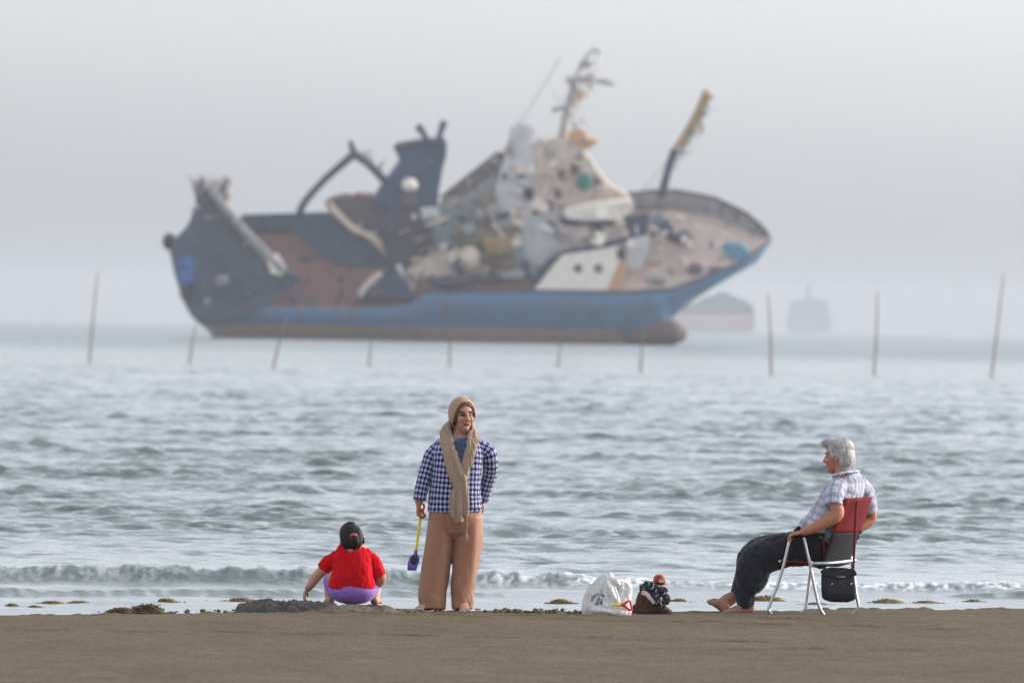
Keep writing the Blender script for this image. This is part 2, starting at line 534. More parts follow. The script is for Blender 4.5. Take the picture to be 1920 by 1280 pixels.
def rusty(name, base, spots, amount=.5, scale=.35, rough=.75, second=None, stretch=(1, 1, .6)):
    if name in MATS: return MATS[name]
    t = NT(name)
    scale = scale * 1.5
    a = t.noise(scale, 6, .68, stretch=stretch)
    b = t.noise(scale * 3.1, 4, .6, stretch=stretch)
    c = t.mix(t.ramp(b, [(.35, (0, 0, 0)), (.7, (.55, .55, .55))]), base, second or cmul(base, .62))
    lo = .72 - .48 * amount
    c = t.mix(t.ramp(a, [(lo, (0, 0, 0)), (lo + .10, (.85, .85, .85))]), c, spots)
    t.base(c); t.set(rough, 0, .25)
    MATS[name] = t.m
    return t.m

RUST = lin(118, 84, 66); DRUST = lin(74, 60, 58)
m_blue = NT('ship_hull_paint')
tc = m_blue.node('ShaderNodeTexCoord'); sx = m_blue.node('ShaderNodeSeparateXYZ'); m_blue.l(tc.outputs['Object'], sx.inputs[0])
hn = m_blue.noise(.30, 5, .6); hn2 = m_blue.noise(.12, 3, .5, stretch=(1, 1, 2.5)); hv = m_blue.noise(.8, 4, .6, stretch=(1, 1, .08))
zz = m_blue.math('ADD', sx.outputs['Z'], m_blue.math('MULTIPLY', m_blue.math('SUBTRACT', hn, .5), .4))
blue = m_blue.mix(m_blue.ramp(hn, [(.35, (0, 0, 0)), (.75, (.6, .6, .6))]), lin(76, 116, 148), lin(94, 118, 138))
blue = m_blue.mix(m_blue.ramp(hv, [(.50, (0, 0, 0)), (.66, (.85, .85, .85))]), blue, lin(104, 94, 94))
sternf = m_blue.math('SUBTRACT', m_blue.math('MULTIPLY', m_blue.math('ADD', sx.outputs['X'], 27.5), -.14), m_blue.math('MULTIPLY', m_blue.math('SUBTRACT', hn2, .5), 2.6), clamp=True)
blue = m_blue.mix(sternf, blue, m_blue.mix(m_blue.ramp(hn2, [(.42, (0, 0, 0)), (.56, (1, 1, 1))]), lin(70, 62, 72), lin(64, 76, 88)))
boot = m_blue.mix(m_blue.ramp(hn, [(.35, (0, 0, 0)), (.7, (1, 1, 1))]), lin(142, 122, 108), lin(164, 140, 124))
bow = m_blue.math('MULTIPLY', m_blue.math('SUBTRACT', sx.outputs['X'], 26.0), .18, clamp=True)
edge = m_blue.math('MULTIPLY', m_blue.math('SUBTRACT', m_blue.math('ADD', zz, m_blue.math('MULTIPLY', bow, 4.0)), 1.8), 2.6, clamp=True)
m_blue.base(m_blue.mix(edge, boot, blue)); m_blue.set(.5, 0, .3)
m_deck = rusty('ship_deck', lin(132, 92, 84), lin(78, 84, 92), .38, .16, second=lin(112, 84, 78))
m_fore = rusty('ship_foredeck', lin(208, 188, 174), lin(140, 120, 110), .28, .30, second=lin(188, 164, 150))
m_dark = rusty('ship_dark_steel', lin(58, 68, 88), lin(84, 66, 70), .38, .25)
m_stern = rusty('ship_stern_steel', lin(74, 84, 98), lin(84, 110, 116), .34, .18, second=lin(76, 70, 84))
m_bulw = rusty('ship_bulwark_grey', lin(158, 155, 154), lin(112, 104, 106), .42, .5, second=lin(120, 118, 120))
m_bulwd = rusty('ship_bulwark_teal', lin(66, 84, 98), lin(58, 60, 72), .4, .3)
m_tower = rusty('ship_funnel_blue', lin(70, 84, 108), lin(80, 74, 86), .34, .3)
m_purp = rusty('ship_purple_steel', lin(78, 68, 82), lin(62, 70, 88), .42, .35)
m_white = rusty('ship_white_paint', lin(212, 210, 210), lin(160, 142, 130), .36, .30, second=lin(170, 166, 166))
m_mast = rusty('ship_pale_mast', lin(186, 184, 182), lin(160, 146, 134), .35, .5)
m_cream = rusty('ship_cream_paint', lin(250, 238, 222), lin(208, 166, 126), .24, .6, second=lin(222, 208, 192))
m_beige = rusty('ship_beige_paint', lin(222, 202, 184), lin(156, 132, 118), .36, .30, second=lin(160, 142, 130))
m_grn = rusty('ship_pale_green', lin(142, 160, 158), lin(120, 116, 112), .40, .4)
m_brown = rusty('ship_brown_roof', lin(112, 98, 94), lin(84, 76, 82), .42, .45)
m_pink = rusty('ship_pink_panel', lin(212, 190, 180), lin(150, 130, 126), .32, .5)
m_or = rusty('ship_orange_stain', lin(216, 168, 120), lin(168, 126, 96), .35, .6)
m_yel = rusty('ship_yellow_paint', lin(176, 142, 78), lin(120, 108, 92), .42, .7)
m_olive = rusty('ship_olive_net', lin(122, 112, 92), lin(158, 132, 78), .36, .6)
m_hole_shade = mat('ship_opening_and_shade', lin(42, 44, 56), .8, 2, .2, 0)  # dark openings, and the shadow painted below the bridge wing
m_teal = rusty('ship_green_box', lin(52, 128, 112), lin(90, 120, 112), .25, .6)
m_cyan = rusty('ship_blue_box', lin(92, 148, 170), lin(60, 84, 106), .30, .5)
m_red = mat('ship_red_paint', lin(150, 60, 56), .7, 2, .2, 0)
m_bulb = rusty('ship_red_antifoul', lin(124, 90, 80), lin(98, 88, 84), .6, .5)

def ip(x, pts):
    return float(np.interp(x, [p[0] for p in pts], [p[1] for p in pts]))
near_sheer = [(318, 468), (345, 500), (400, 540), (470, 572), (560, 578), (770, 575), (784, 551), (796, 547), (1000, 546), (1180, 548), (1260, 543), (1320, 521), (1400, 488), (1447, 449)]
bottom = [(318, 471), (325, 505), (340, 558), (360, 594), (400, 627), (425, 636), (1180, 648), (1238, 648), (1250, 606), (1300, 562), (1350, 530), (1420, 490), (1447, 451)]
far_deck = [(318, 462), (450, 440), (620, 432), (800, 425), (1000, 410), (1180, 394), (1270, 392), (1340, 408), (1400, 432), (1430, 446), (1447, 448)]
far_top = [(318, 456), (455, 407), (540, 405), (620, 402), (800, 400), (1000, 385), (1180, 366), (1225, 360), (1270, 360), (1340, 373), (1400, 402), (1432, 430), (1447, 447)]
wid = [(318, .32), (330, .6), (360, .8), (430, .95), (520, 1), (1150, 1), (1220, .97), (1280, .88), (1340, .7), (1390, .48), (1425, .25), (1447, .03)]
xs = np.concatenate([np.linspace(318, 480, 20), np.linspace(500, 1180, 26), np.linspace(1195, 1447, 30)])
hull, deck, fdeck, bulw, bulwa = MB(), MB(), MB(), MB(), MB()
rows, drows, brows = [], [], []
for x in xs:
    x = float(x); w_ = ip(x, wid); ns, bt, fd, ft = ip(x, near_sheer), ip(x, bottom), ip(x, far_deck), ip(x, far_top)
    wl = 632 + (x - 420) * .0188
    bt = max(bt, ns + 1.5)
    under = bt + (28 if bt > wl - 4 else 1)
    bx = lambda f: ns + (bt - ns) * f
    rows.append([S(x, under, -1.5 * w_), S(x, bt, -4.6 * w_), S(x, bx(.66), -5.9 * w_), S(x, bx(.33), -6.9 * w_), S(x, ns, -7.5 * w_),
                 S(x, ns - .6, -7.25 * w_), S(x, ns + 9 * w_, -6.9 * w_)])
    drows.append([S(x, ns + 9 * w_ - .5, -6.88 * w_)] + [S(x, ns + 9 * w_ + (fd - ns - 9 * w_) * f, (-6.88 + 12.9 * f) * w_) for f in (.25, .5, .75, 1)])
    brows.append([S(x, fd + .8, 6.02 * w_), S(x, ft, 5.0 * w_), S(x, ft - 1.2, 5.5 * w_), S(x, (ft + bt) / 2, 7.0 * w_), S(x, bt - .5, 1.0 * w_)])
def strip(mb, rows):
    n = len(rows[0]); V = [p for r in rows for p in r]
    mb.add(V, [(i * n + j, (i + 1) * n + j, (i + 1) * n + j + 1, i * n + j + 1) for i in range(len(rows) - 1) for j in range(n - 1)])
strip(hull, rows)
k = [i for i, x in enumerate(xs) if x > 1150][0]
j = [i for i, x in enumerate(xs) if x > 830][0]
strip(deck, drows[:k + 1]); strip(fdeck, drows[k:]); strip(bulwa, brows[:j + 1]); strip(bulw, brows[j:])
hull.build('hull', m_blue.m, ship, True)
deck.build('main_deck', m_deck, ship); fdeck.build('foredeck', m_fore, ship)
bulwa.build('bulwark', m_bulwd, ship); bulw.build('bulwark', m_bulw, ship)
rail = MB(); rail.tube([S(x, ip(x, far_top) - 2, 5.2 * ip(x, wid)) for x in np.linspace(1130, 1440, 26)], .26); rail.build('rail', m_brown, ship)
rail = MB(); rail.tube([S(x, ip(x, far_top) - 2, 5.2 * ip(x, wid)) for x in np.linspace(452, 625, 10)], .24); rail.build('rail', m_dark, ship)
rail = MB(); rail.tube([S(x, ip(x, near_sheer) - 1, -7.4 * ip(x, wid)) for x in np.linspace(790, 1440, 40)], .20); rail.build('rail', m_purp, ship)
bulb = MB(); bulb.loft([S(1150, 634, -3.6), S(1190, 628, -4.6), S(1235, 624, -5.2), S(1262, 624, -5.2), S(1276, 626, -5.0)], [(.9, .7), (1.3, 1.1), (1.7, 1.5), (1.75, 1.5), (1.2, 1.1)], ref=(0, 0, 1), n=18)
bulb.build('bow_bulb', m_bulb, ship)

def blk(name, poly, d, wm, m, parent=ship, up=6.5, smooth=False):
    """plate or box standing on the heeled deck: near outline, wm metres deep"""
    mb = MB(); fr = [S(x, y, d) for x, y in poly]; bk = [S(x, y - up * wm, d + .78 * wm) for x, y in poly]
    mb.prism(fr, bk)
    return mb.build(name, m, parent, smooth)
def barp(name, pts, d, rpx, m, parent=ship, k=3):
    mb = MB(); mb.loft([S(x, y, d) for x, y in pts], [r / PXM for r in (rpx if isinstance(rpx, list) else [rpx])], ref=(0, 1, 0), n=10, k=k)
    return mb.build(name, m, parent)
def lump(name, c, rx, ry, d, m, dm=None, parent=ship, seed=0, rough=.25):
    mb = MB(); mb.ell((0, 0, 0), (rx / PXM, (dm or rx / PXM), ry / PXM), n=20, m=14)
    me = mb.mesh(name); v = getv(me); v *= (1 + rough * vnoise(v, 1.1, seed))[:, None]; setv(me, v + np.array(S(*c, d)))
    return link(name, me, m, parent)
def jagged(poly, step=7, amp=3, seed=0):
    r = random.Random(seed); out = []
    for i in range(len(poly)):
        a, b = poly[i], poly[(i + 1) % len(poly)]
        n = max(1, int(math.dist(a, b) / step))
        for q in range(n):
            t = q / n; out.append((a[0] + (b[0] - a[0]) * t + (r.uniform(-amp, amp) if q else 0), a[1] + (b[1] - a[1]) * t + (r.uniform(-amp, amp) if q else 0)))
    return out

# stern
blk('stern_bulkhead', jagged([(321, 474), (332, 446), (352, 425), (366, 392), (368, 352), (392, 350), (412, 366), (432, 402), (532, 510), (566, 520), (548, 545), (470, 585), (420, 602), (362, 596), (338, 548)], 12, 2, 1), -7.6, 1.0, m_stern, up=3)
blk('stern_side_plate', [(328, 492), (352, 476), (366, 492), (362, 530), (346, 545), (336, 530)], -7.85, .3, rusty('ship_side_blue', lin(66, 112, 168), lin(80, 92, 112), .3, .4), up=1)
blk('net_ramp_plate', jagged([(395, 548), (450, 520), (548, 515), (560, 528), (505, 545), (470, 556), (430, 566)], 12, 2, 2), -7.9, .3, m_bulwd, up=1)
barp('stern_beam', [(392, 352), (428, 398), (478, 455), (528, 506)], -8.6, [8, 9, 10, 12], m_bulw)
blk('beam_end_block', [(500, 486), (520, 476), (536, 502), (528, 516), (508, 512)], -9.3, .7, m_cream, up=3)
mb = MB(); mb.ell((0, 0, 0), (1.05, 1.4, 1.2)); o = mb.build('stern_fender', mat('ship_black_rubber', lin(44, 48, 60), .8, 2, .2, 0), ship); o.location = S(318, 453, -5)
gal = [((366, 356), (364, 338), 6), ((382, 356), (380, 344), 7), ((398, 362), (404, 346), 6), ((415, 368), (420, 348), 8), ((424, 380), (430, 362), 6), ((372, 348), (400, 350), 5)]
for a, b, r in gal:
    barp('gallows_post', [a, b], -7.0, r, m_pink if r < 7 else m_brown, k=1)
mb = MB()
for q in range(16):
    a = S(random.uniform(362, 425), random.uniform(338, 352), -7 + random.uniform(-1, 1)); mb.bar(a, a + Vector((random.uniform(-1.2, 1.2), random.uniform(-.5, .5), random.uniform(.2, 1.5))), .1, 6)
mb.build('hanging_ropes', m_bulw, ship)

# working deck
blk('deck_bulkhead', jagged([(546, 436), (560, 408), (622, 402), (664, 440), (722, 472), (742, 548), (700, 522), (640, 498), (592, 470)], 12, 2, 3), 0, .8, m_bulwd, up=3)
barp('curved_pipe', [(616, 384), (638, 407), (664, 430), (698, 446), (724, 474)], -1.2, 7, m_beige)
blk('deck_shelter', jagged([(610, 382), (642, 369), (700, 368), (738, 396), (738, 462), (700, 446), (664, 426), (640, 404)], 10, 2, 4), 1, 1.5, m_brown, up=4)
lump('red_float', (672, 366), 7, 6, 0, m_red)
barp('crane_arm', [(562, 404), (566, 388), (580, 368), (612, 334), (664, 289)], -1, [8, 7.5, 7, 7, 8], m_dark)
barp('crane_arm', [(664, 289), (692, 309), (722, 340)], -1, [8, 7.5, 8], m_dark)
barp('crane_head', [(665, 292), (660, 276), (657, 266)], -1, [7, 6, 4], m_dark)
mb = MB()
for q in range(26):
    x = random.uniform(668, 712); y = 290 + (x - 668) * .75
    mb.bar(S(x, y, -1.3), S(x + random.uniform(4, 18), y - random.uniform(2, 22), -1.3 + random.uniform(-.5, .5)), .06, 5)
mb.build('hanging_net', m_bulw, ship)
fun = blk('funnel', jagged([(740, 280), (784, 270), (832, 268), (838, 284), (828, 328), (823, 366), (820, 402), (786, 405), (742, 398), (700, 374), (722, 340), (750, 304)], 12, 1.5, 5), -1, 2.6, m_tower, up=2.5)
blk('funnel_cap', [(738, 282), (742, 274), (790, 266), (832, 263), (838, 272), (836, 279), (786, 277)], -1.4, 3.2, m_dark, parent=fun, up=2)
barp('exhaust_pipe', [(802, 268), (795, 252), (786, 240)], 0, [6, 6, 8], m_purp, parent=fun)
barp('exhaust_pipe', [(820, 268), (826, 248), (832, 232)], 0, [6, 6, 8], m_tower, parent=fun)
lbk = blk('lamp_bracket', [(752, 362), (784, 362), (784, 386), (756, 386)], -1.8, .5, m_brown, up=2); lump('floodlight', (768, 347), 15, 13, -2.2, m_cream, 1.0, parent=lbk, rough=.08)
blk('winch_tower', jagged([(724, 396), (806, 398), (812, 470), (796, 488), (778, 478), (752, 500), (764, 560), (734, 562), (726, 480), (700, 420)], 12, 2, 6), -2.4, 1.2, m_purp, up=3)
blk('tower_door', [(776, 420), (806, 420), (802, 482), (780, 478)], -2.7, .2, mat('ship_deep_purple', lin(66, 54, 68), .8, 2, .2, 0), up=1)
blk('net_winch', jagged([(664, 564), (684, 538), (706, 520), (738, 512), (764, 536), (776, 564)], 8, 3, 7), -6.2, 1.4, m_dark, up=4)
lump('winch_drum', (700, 548), 20, 15, -6.8, m_purp, 1.0); barp('winch_lever', [(676, 552), (696, 528), (712, 514)], -7, [7, 7, 6], m_beige)
barp('ladder_rail', [(748, 500), (760, 524), (776, 546)], -3.5, 6, m_white)
blk('white_locker', [(788, 392), (822, 390), (826, 408), (792, 412)], -3, .8, m_white, up=3)
# deckhouse, aft part
blk('deckhouse_aft_wall', jagged([(812, 404), (834, 372), (884, 342), (930, 380), (930, 440), (862, 480), (850, 538), (772, 540), (784, 488)], 14, 2, 8), -1.6, 2.5, m_grn, up=2)
blk('lower_house_wall', jagged([(770, 486), (850, 470), (900, 500), (985, 520), (1000, 546), (778, 546)], 12, 3, 9), -3.2, .6, m_beige, up=3)
blk('boat_deck_roof', [(826, 372), (930, 290), (954, 288), (962, 300), (926, 322), (856, 378)], -2.2, 2.6, m_brown, up=2)
blk('deckhouse_side_wall', jagged([(856, 378), (956, 300), (960, 400), (930, 440), (872, 430)], 12, 2, 10), -2.0, 1.0, m_bulw, up=2)
blk('door_opening', [(934, 376), (952, 372), (950, 408), (936, 410)], -2.4, .2, m_hole_shade, up=1)
blk('white_door', [(912, 386), (930, 382), (928, 408), (914, 410)], -2.5, .2, m_white, up=1)
lump('net_heap', (915, 448), 64, 26, -3.8, m_olive, 1.6, seed=3, rough=.5)
lump('net_heap', (935, 462), 30, 20, -5.0, rusty('ship_yellow_net', lin(164, 136, 84), lin(110, 104, 92), .4, .7), 1.2, seed=5, rough=.5)
lump('life_raft', (881, 484), 20, 23, -5.2, m_beige, 1.0, rough=.2, seed=2)
lump('raft_cradle', (862, 494), 15, 20, -4.6, m_dark, .8, seed=4)
lump('deck_junk', (965, 516), 24, 12, -5.0, m_bulw, 1, seed=6, rough=.5); lump('deck_junk', (905, 524), 40, 10, -5.0, m_purp, 1, seed=7, rough=.5)
lump('deck_junk', (980, 500), 14, 14, -4.6, m_dark, 1, seed=8, rough=.5); lump('deck_junk', (840, 530), 40, 12, -5.4, m_purp, 1, seed=17, rough=.4)
# bridge
blk('bridge_side_panel', jagged([(958, 240), (986, 234), (994, 262), (1004, 330), (1000, 372), (962, 404), (932, 386), (930, 352), (946, 300)], 14, 3, 11), -3.2, 1.2, m_white, up=3)
wh = blk('wheelhouse', jagged([(988, 276), (1010, 266), (1044, 262), (1072, 262), (1108, 300), (1146, 350), (1182, 374), (1168, 388), (1080, 392), (1020, 378), (986, 362)], 12, 2.5, 12), -2.6, 4, m_beige, up=1)
blk('white_house_front', jagged([(990, 376), (1024, 378), (1056, 400), (1056, 470), (1034, 492), (1000, 520), (978, 470), (976, 410)], 12, 2, 13), -3.6, 1.2, m_white, up=2)
for x, y, r in ((977, 329, 9), (992, 364, 12), (1030, 386, 9), (946, 330, 5), (1004, 398, 5)):
    blk('window', [(x - r * .8, y - r), (x + r * .7, y - r * .9), (x + r * .8, y + r), (x - r * .7, y + r)], -3.9 if x > 985 and y > 380 else -3.6, .25, m_hole_shade, parent=wh, up=1)
blk('window', [(1046, 318), (1062, 320), (1066, 338), (1048, 336)], -2.9, .2, m_brown, parent=wh, up=1)
blk('window', [(1070, 306), (1086, 312), (1084, 330), (1070, 326)], -2.9, .2, mat('ship_maroon', lin(106, 78, 80), .8, 2, .2, 0), parent=wh, up=1)
lump('green_tarpaulin', (1095, 341), 15, 16, -3.6, m_teal, .6, rough=.15)
blk('window', [(1112, 326), (1128, 342), (1130, 356), (1114, 350)], -3.0, .2, m_brown, parent=wh, up=1)
blk('bridge_wing', [(1058, 398), (1100, 386), (1182, 376), (1186, 396), (1160, 412), (1100, 414), (1060, 410)], -5.0, 1.2, m_cream, up=5, smooth=False)
blk('wing_shadow_and_post', [(1046, 400), (1062, 412), (1156, 412), (1158, 422), (1130, 424), (1128, 450), (1112, 452), (1112, 424), (1056, 422)], -4.6, .3, m_hole_shade, up=1)  # dark plate standing in for the shadow below the wing, plus a dark post
blk('accommodation_wall', jagged([(1046, 420), (1164, 420), (1170, 452), (1100, 474), (1046, 478)], 12, 2, 14), -4.3, .8, m_pink, up=2)
blk('accommodation_wall', [(1166, 408), (1216, 402), (1214, 440), (1176, 448)], -3.4, 1.4, m_dark, up=3)
barp('deck_edge_beam', [(1172, 449), (1110, 466), (1054, 475), (1024, 500), (1000, 528)], -5.6, [6, 6, 6, 8, 10], m_dark)
sl_ = blk('white_house_side', [(1002, 544), (1020, 522), (1054, 480), (1110, 472), (1158, 465), (1162, 488), (1138, 544)], -6.6, 1.6, m_cream, up=3)
for x, y in ((1084, 503), (1122, 503)):
    lump('porthole', (x, y), 8, 8, -6.75, m_brown, .12, rough=0, parent=sl_)
blk('stained_panel', [(1163, 488), (1174, 486), (1168, 544), (1139, 544)], -6.6, 1.2, m_or, up=3)
lump('vent_cowl', (1165, 475), 9, 11, -6.6, m_hole_shade, .6); blk('bow_house_panel', [(1172, 452), (1219, 446), (1214, 476), (1198, 506), (1176, 508)], -5.2, .8, m_white, up=3)
blk('bow_hatch', [(1216, 408), (1246, 400), (1238, 440), (1218, 452)], -1.8, 1.2, m_bulw, up=4)
# foredeck gear
lump('windlass', (1250, 428), 14, 17, -1.4, m_dark, .9, seed=9, rough=.4); lump('windlass', (1282, 448), 17, 15, -1.8, m_dark, .9, seed=12, rough=.4); lump('windlass', (1264, 446), 14, 10, -1.5, m_purp, .8, seed=13)
blk('blue_crate', [(1352, 466), (1364, 458), (1392, 460), (1406, 478), (1398, 492), (1372, 488)], -2.6, 1.0, m_cyan, up=5)
lump('rope_coil', (1303, 504), 16, 11, -4.4, m_brown, .6, seed=14, rough=.3); lump('mooring_bitt', (1344, 506), 14, 7, -4.0, m_brown, .6, seed=15, rough=.4)
lump('mooring_bitt', (1232, 524), 22, 7, -5.6, m_bulw, .7, seed=16, rough=.4)
for x, y in ((1216, 385), (1300, 378), (1362, 398), (1408, 430)):
    blk('bulwark_stay', [(x, y - 8), (x + 5, y - 8), (x + 3, y + 26), (x - 2, y + 26)], 3.6 * ip(x, wid), .3, m_bulw, up=2)
# masts
mmst = barp('main_mast', [(1054, 268), (1060, 222), (1070, 186), (1078, 150), (1098, 112), (1116, 88)], -1, [9, 8, 6, 5, 3, 2], m_mast)
for a, b, r in (((1038, 206), (1076, 196), 5), ((1064, 152), (1100, 146), 5), ((1094, 148), (1150, 158), 4), ((1066, 184), (1100, 178), 5), ((1072, 160), (1096, 176), 4), ((1084, 130), (1110, 122), 2.5), ((1088, 120), (1104, 100), 2)):
    barp('mast_arm', [a, b], -1.2, r, m_mast, parent=mmst, k=1)
lump('radar_scanner', (1088, 180), 10, 7, -1.6, m_or, .6, parent=mmst); lump('radar_scanner', (1070, 150), 8, 9, -1.6, m_mast, .5, parent=mmst); lump('radar_scanner', (1132, 152), 14, 4, -1.4, m_mast, .5, parent=mmst)
mb = MB()
for q in range(30):
    t = random.random(); x, y = 1050 + 55 * t + random.uniform(-16, 24), 240 - 140 * t
    mb.bar(S(x, y, -1 + random.uniform(-1, 1)), S(x + random.uniform(-16, 18), y - random.uniform(0, 20), -1 + random.uniform(-1, 1)), .08, 5)
tag(mb.build('mast_rigging', m_mast, ship), kind='stuff')
blk('monkey_island', jagged([(1062, 266), (1070, 250), (1090, 244), (1100, 258), (1120, 264), (1104, 282), (1088, 284)], 8, 3, 15), -2.5, 1.2, m_or, up=3)
barp('signal_post', [(952, 292), (962, 262), (974, 234)], -2, [6, 6, 7], m_white); lump('signal_post_head', (988, 250), 14, 18, -2, m_white, .6, seed=18, rough=.4)
barp('stay_wire', [(974, 234), (1012, 172), (1052, 108)], -1, .9, m_bulw); barp('stay_wire', [(1262, 288), (1220, 340), (1190, 372)], 0, .9, m_bulw)
barp('foremast', [(1242, 362), (1252, 322), (1264, 284)], 0, [9, 8, 8], m_dark)
fmt = barp('foremast_top', [(1264, 284), (1288, 246), (1306, 214), (1324, 174)], 0, [6, 6, 6, 7], m_yel)
barp('foremast_ladder', [(1274, 288), (1300, 246), (1318, 214), (1330, 180)], .3, [3, 3, 3, 3], m_olive, parent=fmt)
mb = MB()
for q in range(16):
    t = q / 15; mb.bar(S(1264 + 62 * t, 284 - 110 * t, 0), S(1278 + 56 * t, 286 - 104 * t, .3), .14, 6)
tag(mb.build('ladder_rungs', m_yel, fmt), kind='stuff'); mb = MB()
for q in range(14):
    t = q / 14; x, y = 1262 + 62 * t, 300 - 110 * t
    mb.bar(S(x, y, .2), S(x + random.uniform(8, 22), y + random.uniform(-6, 16), .2), .09, 5)
tag(mb.build('mast_rigging', m_bulw, ship), kind='stuff')


# ------------------------------------------------------------------ torn plates, pipes and gear all over the wreck
WR = random.Random(21)
def inside(p, poly):
    c = False; j = len(poly) - 1
    for i in range(len(poly)):
        (xi, yi), (xj, yj) = poly[i], poly[j]
        if (yi > p[1]) != (yj > p[1]) and p[0] < (xj - xi) * (p[1] - yi) / (yj - yi) + xi: c = not c
        j = i
    return c
def wreckage(poly, n, mats_, d, size=(3, 11), spread=1.2, plates=False):
    bins = [MB() for _ in mats_]; xs_ = [p[0] for p in poly]; ys_ = [p[1] for p in poly]; k = 0
    while k < n:
        p = (WR.uniform(min(xs_), max(xs_)), WR.uniform(min(ys_), max(ys_)))
        if not inside(p, poly): continue
        k += 1; mb = WR.choice(bins); c = S(p[0], p[1], d - WR.uniform(0, spread)); a = WR.uniform(*size) / PXM
        M = Matrix.Rotation(WR.gauss(0, .35), 3, 'Y') @ Matrix.Rotation(R(-38) + WR.gauss(0, .3), 3, 'X') @ Matrix.Rotation(WR.gauss(0, .4), 3, 'Z')
        q = WR.random()
        if plates: mb.box(c, (a * WR.uniform(.7, 1.5), a * WR.uniform(.10, .25), a * WR.uniform(.5, 1.2)), M)
        elif q < .45: mb.box(c, (a * WR.uniform(.5, 1.6), a * WR.uniform(.2, .8), a * WR.uniform(.4, 1.5)), M)
        elif q < .75:
            v = M @ Vector((WR.gauss(0, 1), 0, WR.gauss(0, 1))).normalized() * a * 1.5; mb.bar(c - v, c + v, WR.uniform(.06, .2), 6)
        else:
            n0 = MB(); n0.ell((0, 0, 0), (a * .7, a * .5, a * .55), n=10, m=7); v = np.array(n0.v); v *= (1 + .5 * vnoise(v, 1.7, k, 2))[:, None]; mb.add(v + np.array(c), n0.f)
    for mb, m in zip(bins, mats_):
        if mb.v: tag(mb.build('wreckage', m, ship, False), kind='stuff')
wreckage([(835, 372), (930, 296), (956, 300), (960, 400), (930, 440), (872, 430)], 20, [m_bulw, m_brown, m_beige, m_white], -2.4, (4, 15))
wreckage([(770, 420), (850, 400), (960, 420), (1010, 500), (1000, 544), (780, 544)], 40, [m_grn, m_olive, m_purp, m_beige, m_cream, m_yel], -4.6, (4, 17), 1.6)
wreckage([(958, 240), (986, 234), (1004, 330), (1000, 372), (962, 404), (932, 386)], 7, [m_white, m_bulw, m_beige], -3.5, (4, 12), .5)
wreckage([(990, 276), (1072, 262), (1110, 300), (1176, 374), (1080, 390), (990, 362)], 12, [m_beige, m_brown, m_pink, m_cream, m_bulw, m_or], -2.9, (4, 15), .7)
wreckage([(980, 380), (1056, 400), (1056, 470), (1000, 520)], 9, [m_white, m_bulw, m_pink, m_dark], -4.4, (4, 13), .5)
wreckage([(1056, 396), (1184, 376), (1216, 404), (1214, 446), (1160, 470), (1060, 474)], 16, [m_cream, m_pink, m_dark, m_white, m_beige], -5.0, (4, 14), .9)
wreckage([(1180, 410), (1270, 400), (1390, 440), (1400, 484), (1300, 530), (1200, 540)], 27, [m_fore, m_brown, m_pink, m_bulw, m_beige], -2.6, (3, 13), 1.6)
wreckage([(700, 374), (745, 400), (806, 396), (812, 470), (770, 540), (720, 470)], 22, [m_purp, m_dark, m_brown, m_tower, m_beige], -3.0, (4, 14), .8)
wreckage([(742, 282), (832, 270), (820, 400), (745, 396), (705, 372), (752, 304)], 11, [m_tower, m_dark, m_purp], -1.4, (4, 13), .5)
wreckage([(612, 382), (700, 366), (738, 400), (736, 462), (664, 428)], 16, [m_brown, m_purp, m_beige], .4, (4, 13), .6)
wreckage([(460, 440), (560, 430), (690, 520), (660, 570), (500, 566)], 15, [m_deck, m_purp, m_brown, m_dark], -4.0, (4, 13), 2)
wreckage([(356, 336), (425, 332), (440, 400), (400, 420), (366, 400)], 20, [m_pink, m_brown, m_bulw, m_purp], -7.8, (4, 13), .8)
wreckage([(350, 430), (432, 402), (530, 512), (480, 575), (380, 590), (334, 540)], 18, [m_stern, m_dark, m_bulwd, m_purp, m_bulw], -7.8, (4, 16), .4)
wreckage([(1040, 262), (1056, 200), (1072, 140), (1104, 90), (1128, 92), (1110, 170), (1090, 200), (1108, 262)], 42, [m_mast, m_white, m_beige, m_or], -1.4, (3, 10), 1.0)
wreckage([(1250, 340), (1262, 286), (1300, 225), (1318, 170), (1338, 178), (1324, 230), (1290, 300)], 16, [m_yel, m_olive, m_bulw], 0, (3, 10), .6)
wreckage([(940, 300), (970, 232), (1030, 262), (1090, 258), (1120, 270), (1110, 300), (1000, 280)], 20, [m_white, m_cream, m_bulw, m_or], -2.0, (3, 11), 1.2)
wreckage([(960, 290), (1070, 266), (1170, 372), (1210, 410), (1200, 470), (1060, 476), (990, 500), (940, 400)], 14, [m_cream, m_beige, m_white, m_pink, m_beige], -4.6, (12, 28), 1.2, True)
wreckage([(820, 400), (950, 330), (980, 460), (990, 530), (800, 530)], 20, [m_grn, m_bulw, m_beige, m_olive], -4.2, (10, 24), 1.2, True)
wreckage([(1190, 420), (1300, 400), (1390, 450), (1290, 520), (1200, 530)], 14, [m_fore, m_pink, m_beige], -2.6, (10, 20), .5, True)

